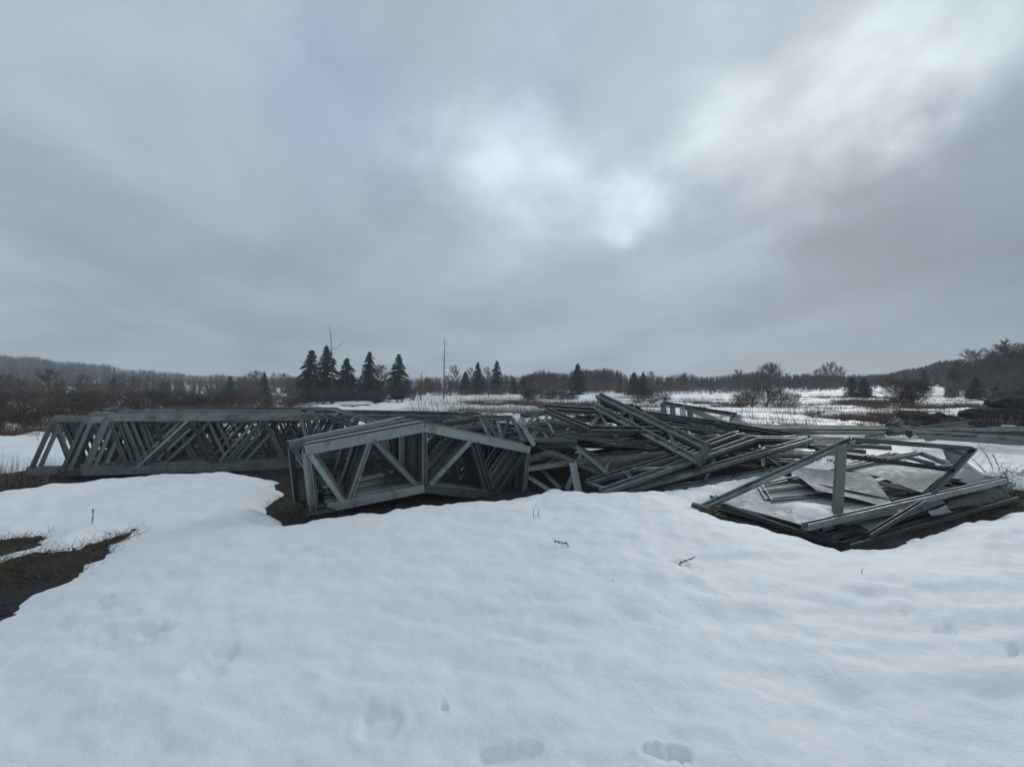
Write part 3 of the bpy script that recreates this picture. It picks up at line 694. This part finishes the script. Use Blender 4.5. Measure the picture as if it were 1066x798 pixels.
def build_spruce(H, Rr, seed, ragged=.25):
    r = random.Random(seed); org = empty('spruce', (0, 0, 0)); V = []; F = []
    tube(V, F, [Vector((0, 0, -.3)), Vector((.03, 0, H*.5)), Vector((0, 0, H*.97))], [H*.02, H*.012, .015], 6)
    mesh_obj('trunk', V, F, M_BARK, org)
    V = []; F = []; z = H*.04
    while z < H*.985:
        k = z/H; L0 = Rr*(1-k)**.80*(1 if k > .12 else .8)+.10; nb = 5+int(5*(1-k))
        for i in range(nb):
            a = r.uniform(0, 6.283); L = L0*r.uniform(1-ragged*1.6, 1+ragged*.8)
            d = Vector((math.cos(a), math.sin(a), 0)); st = Vector((0, 0, z+r.uniform(-.1, .1)))
            m_ = max(3, int(L/.16)); side = Vector((-d.y, d.x, 0))
            for j in range(m_):
                t = (j+.6)/m_; p = st+d*(L*t)+Vector((0, 0, L*(.15*t-.42*t*t)))
                wd = .38*(1-t*.6)*min(1.3, .5+L*.3)
                for s_ in (-1, 1):
                    e = p+side*s_*wd*r.uniform(.5, 1.2)+d*.18+Vector((0, 0, r.uniform(-.28, -.02)))
                    tri(V, F, p, e, .26, r)
                if r.random() < .5: tri(V, F, p, p+Vector((r.uniform(-.1, .1), r.uniform(-.1, .1), -.35*r.uniform(.5, 1.2))), .16, r)
            tri(V, F, st+d*L*.7, st+d*L*1.05+Vector((0, 0, -L*.26)), .14, r)
        z += (.13+.15*(1-k))*H/9*r.uniform(.6, 1.4)
    for i in range(6): tri(V, F, Vector((0, 0, H*.93+.03*i)), Vector((r.uniform(-.1, .1), r.uniform(-.1, .1), H*1.02)), .08, r)
    mesh_obj('crown', V, F, M_NEEDLE, org); return org
def build_bare(H, Rr, seed, twigs=2600, stems=1, tw=.022, name='bare_tree', m=None, low=.25, mk=None, birch=False):
    r = random.Random(seed); org = empty(name, (0, 0, 0)); V = []; F = []; CV = []; CF = []
    ends = []
    for s in range(stems):
        lean = rv(r, .12 if stems == 1 else .5); lean.z = 0; h = H*r.uniform(.8, 1) if stems > 1 else H*.97
        b = Vector((r.uniform(-.1, .1), r.uniform(-.1, .1), -.25))*(1 if stems > 1 else 0); b.z = -.25
        pts = [b+lean*h*t**1.3*.6+Vector((0, 0, h*t))+rv(r, .012*H)*(t > 0) for t in (0, .2, .4, .6, .8, 1)]
        r0 = H*(.014 if stems == 1 else .007)
        tube(V, F, pts, [r0*(1-.92*t) for t in (0, .2, .4, .6, .8, 1)], 5)
        nb = int((38 if stems == 1 else 12)*(H/8)**.3)
        for i in range(nb):
            t = low+(1-low)*(i+r.random())/nb; t = min(t, .985); q = t*5; j = int(q); p = pts[j].lerp(pts[min(j+1, 5)], q-j)
            L = Rr*(math.sin(math.pi*min(1, (t-low)/(1-low)*.85+.18))**.8)*r.uniform(.7, 1.15)+.1*H*(1-t)
            a = r.uniform(0, 6.283); up = r.uniform(.5, 1.3); d = Vector((math.cos(a), math.sin(a), up)).normalized()
            bp = [p, p+d*L*.5+rv(r, .05*L), p+d*L+Vector((0, 0, L*.12))+rv(r, .08*L)]
            tube(CV, CF, bp, [r0*.38*(1-t*.5), r0*.22, r0*.06], 3); ends.append((bp, L))
    nt_ = max(1, twigs//max(1, len(ends)))
    for bp, L in ends:
        for k in range(nt_//9+1):
            t = r.uniform(.12, 1)**.8; p = bp[0].lerp(bp[1], t*2) if t < .5 else bp[1].lerp(bp[2], t*2-1)
            d = ((bp[2]-bp[0]).normalized()+rv(r, .85)+Vector((0, 0, .2))).normalized(); l = L*r.uniform(.25, .55)*(1.15-.5*t)
            m1 = p+d*l*.55; e = m1+(d+rv(r, .35)).normalized()*l*.5; tri(CV, CF, p, m1, tw*1.6, r); tri(CV, CF, p.lerp(m1, .8), e, tw*1.1, r)
            for q in range(8):
                tt = r.uniform(.15, 1); s_ = p.lerp(m1, tt*2) if tt < .5 else m1.lerp(e, tt*2-1); d2 = (d+rv(r, .9)).normalized(); tri(CV, CF, s_, s_+d2*l*r.uniform(.2, .5), tw*.8, r)
    mesh_obj('trunk' if stems == 1 else 'stems', V, F, M_BARK, org); mesh_obj('crown' if stems == 1 else 'twigs', CV, CF, m or M_TWIG, org)
    return org
used_src = set()
def place(src, x, y, rz, sc, label, cat, group, scz=None):
    if src.name in used_src: o = copy_tree(src)
    else: used_src.add(src.name); o = src
    o.location = (x, y, float((G(np.array([x]), np.array([y])))[0])); o.rotation_euler = (0, 0, rz)
    o.scale = (sc, sc, scz or sc); tag(o, label, cat, group); return o
def tree_at(src, Hsrc, px, ytop, D, label, cat, group, wx=1.0, rz=None):
    x = (px-533)/FPX*D; g = float(G(np.array([x]), np.array([D]))[0]); H = CAMZ+(HZ-ytop)/FPX*D-g
    s = H/Hsrc; return place(src, x, D, random.uniform(0, 6.28) if rz is None else rz, s*wx, label, cat, group, s)
SP = [build_spruce(9, 2.6, 1, .3), build_spruce(9, 2.4, 2, .42), build_spruce(9, 3.0, 3, .3)]
rt = random.Random(6)
gs = 'dark spruces along the far field edge'
for i, (px, yt, D, wx, lab) in enumerate((
    (322, 364, 64, .95, 'leftmost spruce of the tall group above the long stack'), (340, 360, 66, 1.05, 'tallest spruce of the group, close beside the leftmost one'),
    (363, 373, 64, 1.0, 'third spruce of the group, lower than its neighbours'), (385, 366, 64, .9, 'fourth spruce of the group with a narrow tip'),
    (414, 369, 66, .95, 'rightmost spruce of the tall group, standing apart'), (484, 387, 74, .9, 'small spruce among bare trees left of the twin spruces'),
    (498, 377, 76, .9, 'left one of the two spruces standing close behind the gap'), (517, 376, 76, 1.0, 'right one of the two spruces standing close behind the gap'),
    (535, 393, 78, .9, 'low spruce right of the two close spruces'), (545, 391, 80, .9, 'low spruce at the left edge of the bare thicket'),
    (602, 379, 74, 1.15, 'single bushy spruce above the wedge-shaped truss'), (645, 394, 84, .8, 'slim low spruce right of the single bushy one'),
    (659, 388, 72, 1.35, 'left half of the broad double spruce behind the heap'), (669, 388, 72, 1.3, 'right half of the broad double spruce behind the heap'),
    (714, 394, 100, 1.0, 'small spruce in the far treeline right of the double one'), (743, 398, 100, 1.0, 'smaller spruce in the far treeline beyond the upright frame'),
    (887, 393, 62, 1.6, 'left one of the two short green spruces on the right snowfield'), (899, 394, 60, 1.6, 'right one of the two short green spruces on the right snowfield'),
    (1016, 393, 52, 1.4, 'lone short spruce near the right forest corner'), (240, 392, 85, 1.2, 'dark spruce above the brown thicket left of the group'),
    (275, 388, 95, .9, 'grey-green spruce between thicket and tall group'), (962, 386, 70, 1.0, 'spruce at the edge of the right forest'),
    (995, 376, 74, 1.0, 'taller spruce at the edge of the right forest, before the bare trees'))):
    tree_at(SP[i % 3], 9, px, yt, D, lab, 'spruce', gs, wx*(1.22 if i < 5 else 1.1)).rotation_euler = (R(rt.gauss(0, 1.3)), R(rt.gauss(0, 1.3)), rt.uniform(0, 6.28))
BT = [build_bare(9, 2.3, 11, 8500, 1, .031), build_bare(9, 1.8, 12, 7500, 1, .031), build_bare(9, 2.8, 13, 10500, 1, .031), build_bare(9, 1.4, 14, 6000, 1, .03)]
gb = 'bare trees along the far field edge'
def bare_run(lst, label, grp, idx=None, Dv=6):
    for i, (px, yt, D, wx) in enumerate(sorted(lst)):
        tree_at(BT[(i if idx is None else idx) % 4], 9, px, yt, D+rt.uniform(-Dv, Dv)*.3, label+(', '+ORD[i]+' from left' if len(lst) > 1 else ''), 'bare tree', grp, wx, rt.uniform(0, 6.28))
bare_run([(397, 378, 66, .9)], 'bare tree between the fourth and the rightmost spruce', gb)
bare_run([(425, 395, 72, .9), (436, 393, 74, .9), (447, 394, 72, .9), (455, 391, 76, .8), (465, 390, 74, .8)], 'low bare tree in the gap between tall spruces and twin spruces', gb)
bare_run([(473, 378, 76, .9)], 'tall pale bare tree just left of the small spruce', gb, 1)
bare_run([(490, 381, 78, .9), (507, 380, 80, .9)], 'bare tree mixed between the two close spruces', gb, 1)
bare_run([(552, 389, 80, 1.2), (561, 388, 82, 1.1), (570, 389, 80, 1.2), (579, 387, 82, 1.2), (588, 389, 80, 1.1), (593, 392, 78, 1)], 'bare tree in the thicket left of the single bushy spruce', gb)
bare_run([(612, 386, 92, 1.2), (621, 385, 94, 1.3), (630, 386, 92, 1.3), (638, 390, 94, 1.2)], 'hazy bare tree right of the single bushy spruce', gb)
bare_run([(678, 386, 84, .8), (685, 396, 78, 1), (694, 397, 80, 1)], 'bare tree right behind the broad double spruce', gb)
bare_run([(724, 399, 110, 1), (733, 397, 112, 1), (752, 394, 110, 1.1), (706, 398, 112, 1.0)], 'far bare tree low in the treeline beyond the upright frame', gb)
bare_run([(768, 384, 80, .9), (776, 392, 78, .8), (785, 390, 80, .8), (790, 384, 74, .8), (795, 379, 74, .9), (801, 375, 74, .95), (806, 378, 75, .9), (812, 381, 76, .9), (819, 388, 80, .8), (828, 391, 90, .9), (838, 389, 92, .9)], 'airy bare tree of the open group right of the heap', gb)
bare_run([(850, 384, 98, .8), (857, 379, 98, .8), (863, 377, 98, .8), (869, 378, 98, .8), (875, 381, 98, .8)], 'bare tree of the rounded grey clump left of the short green spruces', gb)
bare_run([(1003, 372, 72, 1.1), (1017, 364, 70, 1.2), (1031, 367, 74, 1.1), (1043, 358, 66, 1.2), (1050, 348, 64, 1.25), (1060, 354, 64, 1.3), (1074, 352, 62, 1.4), (1088, 350, 62, 1.3), (1010, 380, 60, .9), (1037, 378, 58, 1.0), (1066, 375, 54, 1.1), (1025, 376, 64, 1), (1054, 370, 60, 1.1)], 'tall bare tree of the grove at the right edge', gb)
bare_run([(258, 388, 110, 1.2), (268, 386, 112, 1.2), (285, 386, 112, 1.2), (295, 388, 110, 1.2), (305, 392, 108, 1.2), (250, 392, 112, 1.2)], 'far bare tree left of the tall spruce group', gb)
bare_run([(20, 392, 55, 1.3), (52, 384, 60, 1.2), (85, 386, 62, 1.3), (2, 388, 60, 1.4), (118, 393, 64, 1.2), (140, 390, 70, 1.1), (170, 398, 70, 1.2), (198, 402, 72, 1.2)], 'dark bare tree of the thicket at the left', gb)
# thin dead stems
def snag(px, ytop, ybot, D, label, bx=0.0, lean=0.0):
    x = (px-533)/FPX*D; g = float(G(np.array([x]), np.array([D]))[0]); H = CAMZ+(HZ-ytop)/FPX*D-g
    o = empty('dead_tree', (x, D, g)); tag(o, label, 'dead tree'); V = []; F = []
    tube(V, F, [Vector((0, 0, -.2)), Vector((lean*.4, 0, H*.5)), Vector((lean*.6, 0, H*.8)), Vector((lean, 0, H))], [.09, .06, .04, .02], 5); mesh_obj('trunk', V, F, M_BARK, o)
    V = []; F = []; r = random.Random(px)
    for i in range(14):
        z = H*r.uniform(.3, .95); a = r.uniform(0, 6.28); tri(V, F, Vector((lean*z/H, 0, z)), Vector((lean*z/H+math.cos(a)*.7, math.sin(a)*.5, z+.5)), .05, r)
    if bx: tube(V, F, [Vector((lean*.6, 0, H*.68)), Vector((bx*.5, 0, H*.72)), Vector((bx, 0, H*.8))], [.04, .03, .01], 4)
    mesh_obj('crown', V, F, M_TWIG, o)
snag(347, 339, 415, 62, 'thin dead stem rising above the two leftmost spruces', 1.3, -.45)
snag(462, 352, 418, 60, 'thin straight dead stem standing alone in the gap', 0, .1)
snag(438, 387, 415, 60, 'short thin dead stem left of the lone straight one', 0, .1)

BU = [build_bare(2.6, 1.0, 31, 6500, 14, .016, 'bush', M_BUSH, .12), build_bare(2.6, 1.2, 32, 7200, 16, .016, 'bush', M_BUSH, .1), build_bare(2.6, .8, 33, 6500, 12, .017, 'bush', M_BUSH, .15)]
def bush(px, yt, D, wx, label, grp, k=None):
    tree_at(BU[rt.randrange(3) if k is None else k], 2.6, px, yt, D, label, 'bush', grp, wx, rt.uniform(0, 6.28))
gl = 'brown willow bushes at the left'
for i in range(26):
    px = -40+i*13.5+rt.uniform(-5, 5); bush(px, 404+rt.uniform(-3, 4)+max(0, (px-200)*.04), 44+rt.uniform(-6, 8), 1.5, 'brown willow bush of the thicket behind the long stack, '+ORD[i]+' from left', gl)
for i in range(14):
    px = -60+i*12+rt.uniform(-5, 5); bush(px, 420+rt.uniform(-5, 8), 22+rt.uniform(-3, 6), 1.2, 'low reddish bush left of the long stack near its end, '+ORD[i]+' from left', 'low bushes left of the long stack')
for i in range(12):
    px = 330+i*9+rt.uniform(-3, 3); bush(px, 404+rt.uniform(-3, 3), 60+rt.uniform(-3, 3), 1.3, 'brush at the feet of the tall spruce group, '+ORD[i]+' from left', 'brush under the tall spruces')
for i in range(11):
    px = 545+i*5.5+rt.uniform(-2, 2); bush(px, 404+rt.uniform(-3, 4), 55+rt.uniform(-3, 3), 1.3, 'dark bush in the patch on the snowfield above the heap, '+ORD[i]+' from left', 'dark bushes on the snowfield')
for px, yt, D, wx, lab in ((665, 402, 46, 1.5, 'airy bush left of the broad double spruce foot'), (678, 400, 44, 1.4, 'airy bush right behind the topmost truss'), (692, 406, 44, 1.2, 'small airy bush left of the upright frame'),
                      (798, 398, 40, 1.5, 'tall bush in front of the open bare tree group'), (812, 402, 40, 1.3, 'second bush in front of the open bare tree group'), (783, 403, 42, 1.3, 'leftmost bush in front of the open bare tree group'), (825, 406, 38, 1.0, 'small bush at the right of the open bare tree group'),
                      (940, 391, 42, 1.6, 'large round bush on the right snowfield'), (950, 394, 43, 1.4, 'smaller stem cluster touching the large round bush'), (770, 408, 40, 1.1, 'low bush on the left of the open bare trees'),
                      (1062, 404, 36, 1.5, 'bush at the right edge below the bare grove'), (1048, 406, 38, 1.3, 'bush right of the lone short spruce'), (1080, 400, 36, 1.5, 'outermost bush at the right edge')):
    bush(px, yt, D, wx, lab, 'single bushes on the snowfield')

# far woods: nobody could count them
PROF = ([-300, -60, 0, 35, 70, 100, 130, 170, 200, 240, 290, 320, 480, 520, 545, 560, 575, 592, 612, 625, 640, 655, 690, 715, 740, 765, 790, 815, 840, 860, 880, 930, 965, 990, 1066, 1300],
        [350, 366, 370, 373, 377, 380, 384, 388, 391, 392, 394, 398, 397, 394, 395, 391, 393, 392, 388, 387, 391, 395, 396, 394, 398, 394, 392, 396, 395, 397, 398, 388, 381, 376, 362, 354])
def far_wood(name, label, spec, seed, m=M_FARW):
    """spec: columns, distances, count, offset of the tops below the skyline (rows), share of conifers, height limits"""
    r = random.Random(seed); V = []; F = []
    for (px0, px1, D0, D1, n, off, con, hmin, hmax) in spec:
        for i in range(n):
            D = r.uniform(D0, D1); px = r.uniform(px0, px1); x = (px-533)/FPX*D; g = float(G(np.array([x]), np.array([D]))[0])
            top = float(np.interp(px, *PROF))+off+abs(r.gauss(0, 2.8))-1.2+1.5*math.sin(px*.13)*math.sin(px*.037)
            H = CAMZ+(HZ-top)/FPX*D-g
            H = min(hmax*r.uniform(.8, 1), max(hmin*r.uniform(.7, 1.1), H)); b = Vector((x, D, g))
            if r.random() < con:
                Rr = H*r.uniform(.17, .27)
                for k in range(56):
                    t = 1-r.random()**.6*.95; z = H*t; a = r.uniform(0, 6.28); q = Rr*(1-t)+.08
                    p = b+Vector((0, 0, z)); e = p+Vector((math.cos(a)*q, math.sin(a)*q, -.05*H))
                    o = len(V); wv = Vector((-math.sin(a), math.cos(a), 0))*q*.5; V.extend((p+Vector((0, 0, H*.06)), e-wv, e+wv)); F.append((o, o+1, o+2))
                tri(V, F, b+Vector((0, 0, H*.85)), b+Vector((0, 0, H*1.02)), H*.025, r)
            else:
                tri(V, F, b, b+Vector((r.uniform(-.4, .4), 0, H)), max(.05, H*.02), r)
                for k in range(70):
                    zz = r.uniform(.15, .92); z = H*zz; a = r.uniform(0, 6.28); q = H*.26*r.uniform(.2, 1.1)*math.sin(math.pi*(zz*.85+.1))
                    s0 = b+Vector((math.cos(a)*q*.4, math.sin(a)*q*.4, z)); tri(V, F, s0, s0+Vector((math.cos(a)*q*.8, math.sin(a)*q*.8, H*r.uniform(.05, .13))), max(.03, H*.011), r)
    o = np_mesh(name, np.array([tuple(v) for v in V]), np.array(F), m, False); tag(o, label, 'wood', kind='stuff')
far_wood('hill_wood', 'wooded hill fading into the haze at the left', [(-260, 330, 240, 440, 3200, 0, .35, 5, 12), (-260, 300, 160, 250, 700, 8, .3, 4, 8)], 1)
far_wood('field_edge_wood', 'dense wood closing the field behind the single trees', [(120, 320, 110, 160, 300, 5, .35, 3, 7), (300, 560, 92, 150, 800, -3, .15, 2.5, 5.5), (540, 880, 100, 170, 1300, -4, .4, 3, 6.8)], 2)
far_wood('spruce_wood', 'dark spruce wood behind the right snowfield', [(840, 1000, 120, 180, 1500, 0, .9, 3, 16), (980, 1250, 90, 150, 1100, 4, .7, 4, 16)], 3)
far_wood('undergrowth', 'brown undergrowth along the foot of the treeline', [(300, 560, 68, 92, 700, 8, 0, 1.0, 2.4), (540, 870, 76, 100, 900, 6, 0, 1.2, 2.4), (840, 1200, 80, 110, 700, 12, .1, 1.2, 2.6), (-150, 320, 50, 120, 1200, 18, 0, 1.2, 3.5), (985, 1250, 52, 80, 900, 20, .15, 1.5, 3.5)], 4, M_TWIG)

# grass and stalks
def scatter_stalks(name, label, n, area, h, w, m, seed, cond=None, lean=.25, per=5, spread=.12):
    r = random.Random(seed); rs = np.random.RandomState(seed)
    k = n*6; xs, ys = area(rs, k); T = Tsnow(xs, ys); g = G(xs, ys)
    ok = np.where(cond(xs, ys, T, rs))[0][:n] if cond else np.arange(min(n, k))
    V = []; F = []
    for i in ok:
        b = Vector((xs[i], ys[i], g[i]+max(T[i], 0)-.03)); sz = r.uniform(.5, 1.2)
        for q in range(per):
            s = b+Vector((r.gauss(0, spread), r.gauss(0, spread), 0)); hh = r.uniform(*h)*sz
            tri(V, F, s, s+Vector((r.gauss(0, lean)*hh, r.gauss(0, lean)*hh, hh)), w, r)
    if not F: return
    o = np_mesh(name, np.array([tuple(v) for v in V]), np.array(F), m, False); tag(o, label, 'dry grass', kind='stuff')
def fan(px0, px1, D0, D1):
    def f(rs, k):
        D = D0*(D1/D0)**rs.rand(k); return ((rs.uniform(px0, px1, k)-533)/FPX*D, D)
    return f
bare = lambda lim: (lambda x, y, T, rs: T < lim)
scatter_stalks('dry_grass', 'flattened straw-coloured grass on the thawed ground round the stacks', 5200, fan(-80, 1100, 5, 15), (.05, .16), .008, M_STRAW, 1, lambda x, y, T, rs: (T < .01) & ((fbm(x*1.3, y*1.3, 3) > -.02) | (x < -4.5)), .9, 5)
scatter_stalks('field_grass', 'red-brown dead stalks in the melted strips of the right field', 16000, fan(470, 1200, 18, 64), (.15, .7), .03, M_RED, 2, lambda x, y, T, rs: (T < .10) & ((T < .05) | (rs.rand(len(x)) < .35)) & (fbm(x*.12+5, y*.3, 3) > -.08), .3, 6, .3)
scatter_stalks('field_straw', 'pale dead grass standing out of the snowy field', 1800, fan(440, 1200, 18, 58), (.25, .8), .016, M_PALE, 3, lambda x, y, T, rs: fbm(x*.25+9, y*.25, 3) > .05, .2, 5, .25)
scatter_stalks('tall_reeds', 'tall brown stems on the snow behind the gable stack', 620, fan(430, 640, 22, 48), (.4, 1.1), .018, M_BUSH, 4, None, .15, 4, .3)
scatter_stalks('left_grass', 'brown dead grass and twigs in the left field', 6500, fan(-160, 330, 16, 60), (.2, .7), .02, M_RED, 5, lambda x, y, T, rs: (T < .12) | (fbm(x*.2, y*.2, 3) > .0), .3, 6, .3)
scatter_stalks('left_weeds', 'pale weeds standing out of the snow by the left stack end', 60, fan(-10, 52, 9.6, 11.5), (.3, .75), .010, M_PALE, 6, None, .12, 4, .08)
scatter_stalks('edge_grass', 'short brown grass at the thawed edge of the left crust', 900, fan(-60, 140, 4.6, 7), (.02, .07), .006, M_STRAW, 7, lambda x, y, T, rs: (T < .015) & (y > 4.9), .8, 4, .05)

# gravel and litter on the bare ground at the left
def gravel():
    rs = np.random.RandomState(3); r = random.Random(3); k = 9000
    D = 3.2+rs.rand(k)*10; x = (rs.uniform(-120, 1100, k)-533)/FPX*D; T = Tsnow(x, D); g = G(x, D); ok = np.where(T < -.005)[0][:4200]; V = []; F = []
    for i in ok:
        s = r.uniform(.008, .03); b = Vector((x[i], D[i], g[i]+.01)); o = len(V)
        for d in ((1, 0, 0), (-1, 0, 0), (0, 1, 0), (0, -1, 0), (0, 0, .7), (0, 0, -.7)): V.append(b+Vector(d)*s*r.uniform(.6, 1.3))
        for q in ((0, 2, 4), (2, 1, 4), (1, 3, 4), (3, 0, 4), (2, 0, 5), (1, 2, 5), (3, 1, 5), (0, 3, 5)): F.append(tuple(o+a for a in q))
    o = np_mesh('gravel', np.array([tuple(v) for v in V]), np.array(F), mk_plain('gravel', (.010, .009, .008), (.05, .045, .04), 30), False); tag(o, 'dark gravel scattered over the thawed ground', 'gravel', kind='stuff')
gravel()

# dead weeds poking out of the near snow
def weed(px, py, pts, label, leaves=7, w=.004, seed=0):
    b = atz(px, py, 0.0); b.z = Zs(b.x, b.y)-.02; D = b.y; r = random.Random(seed+px)
    t = empty('dead_weed', b); tag(t, label, 'dead weed', 'dead weeds in the near snow')
    V = []; F = []; P = [Vector(((a-px)/FPX*D, r.uniform(-.02, .02), (py-c)/FPX*D+.015)) for a, c in pts]; P[0].z -= .03
    tube(V, F, P, [w]*len(P), 5); mesh_obj('stem', V, F, M_WEED, t)
    if leaves:
        V = []; F = []
        for i in range(leaves):
            q = along(P, r.uniform(.35, 1)); d = rv(r, 1).normalized(); 
            for k in range(2):
                e = q+(d+rv(r, .5)).normalized()*r.uniform(.012, .03); tri(V, F, q, e, .012, r)
        mesh_obj('leaf', V, F, M_WEED, t)
weed(96, 531, [(96, 531), (96, 523), (97, 515)], 'small upright brown weed in the snow before the long stack', 16, .005, 1)
weed(558, 541, [(556, 541), (555, 534), (558, 526), (561, 533), (560, 541)], 'thin looped stalk in the snow right of the gable stack', 5, .0035, 2)
weed(596, 572, [(597, 573), (590, 569), (577, 566)], 'dark weed leaning left in the middle of the snow', 18, .004, 3)
weed(706, 586, [(703, 588), (708, 580), (724, 574)], 'dark weed leaning right below the panels', 18, .004, 4)
weed(636, 604, [(634, 604), (638, 603)], 'tiny dark stalk tip in the open snow', 2, .005, 5)
weed(898, 598, [(897, 600), (899, 593)], 'tiny upright stalk below the panels', 3, .002, 6)
# saplings right of the panels
def sapling(px, py, D, pts, label):
    b = at(px, py, D); b.z = Zs(b.x, b.y)-.02; t = empty('sapling', b); tag(t, label, 'sapling', 'thin saplings right of the panels')
    V = []; F = []; P = [Vector(((a-px)/FPX*D, .05*i, (py-c)/FPX*D)) for i, (a, c) in enumerate(pts)]; P[0].z -= .1
    tube(V, F, P, [.008-.004*i/len(P) for i in range(len(P))], 4); mesh_obj('stem', V, F, M_BARK, t)
    V = []; F = []; r = random.Random(px)
    for i in range(8):
        q = along(P, r.uniform(.2, .95)); tri(V, F, q, q+Vector((r.uniform(-.3, .3), r.uniform(-.2, .2), r.uniform(.1, .3))), .008, r)
    mesh_obj('twigs', V, F, M_BARK, t)
sapling(1036, 489, 10.5, [(1036, 489), (1031, 478), (1023, 464)], 'thin sapling leaning left at the right end of the panels')
sapling(1044, 492, 10.2, [(1044, 492), (1040, 483), (1038, 474)], 'short sapling beside the leaning one')
sapling(962, 482, 11, [(962, 482), (957, 473), (954, 464)], 'thin stalk standing inside the tilted frame')
sapling(1030, 492, 10.0, [(1030, 492), (1020, 483), (1016, 478)], 'twiggy sapling close to the dark crumpled sheet')
def stick(a, b, rad, label):
    o = min(a, b, key=lambda p: p.z).copy(); V = []; F = []; m_ = a.lerp(b, .5)+Vector((0, 0, .03)); tube(V, F, [a-o, m_-o, b-o], [rad, rad*.9, rad*.6], 7)
    q = mesh_obj('fallen_branch', V, F, M_BARK, loc=o, smooth=True); tag(q, label, 'branch', 'fallen branches near the panels')
stick(at(1020, 492.5, 10.6), at(1090, 487, 11.2), .035, 'long fallen branch on the snow at the right edge')
stick(at(1030, 500, 10.0), at(1062, 503, 10.0), .02, 'thin branch in the brown brush right of the panels')
r_ = random.Random(5)
V = []; F = []
for i in range(260):
    a = at(1034+r_.gauss(14, 12), 506+r_.gauss(6, 7), r_.uniform(8.7, 10)); a.z = Zs(a.x, a.y)-.02
    tri(V, F, a, a+Vector((r_.gauss(0, .2), r_.gauss(0, .2), r_.uniform(.05, .3))), .012, r_)
o = np_mesh('brushwood', np.array([tuple(v) for v in V]), np.array(F), M_RED, False); tag(o, 'tangle of brown brushwood at the right end of the panels', 'brushwood', kind='stuff')

# ------------------------------------------------------------------ haze
def haze():
    lo = Vector((-700, -660, -4)); hi = Vector((700, 660, 48))
    V = [Vector((a, b, c)) for c in (lo.z, hi.z) for b in (lo.y, hi.y) for a in (lo.x, hi.x)]
    F = [(0, 2, 3, 1), (4, 5, 7, 6), (0, 1, 5, 4), (2, 6, 7, 3), (0, 4, 6, 2), (1, 3, 7, 5)]
    m = bpy.data.materials.new('damp air'); m.use_nodes = True; n = m.node_tree; n.nodes.clear()
    v = N(n, 'ShaderNodeVolumePrincipled'); v.inputs['Color'].default_value = (.86, .92, .97, 1); v.inputs['Density'].default_value = .0009
    out = N(n, 'ShaderNodeOutputMaterial'); n.links.new(v.outputs[0], out.inputs['Volume'])
    o = mesh_obj('haze', V, F, m); tag(o, 'thin grey haze over the whole field', 'haze', kind='stuff')
haze()
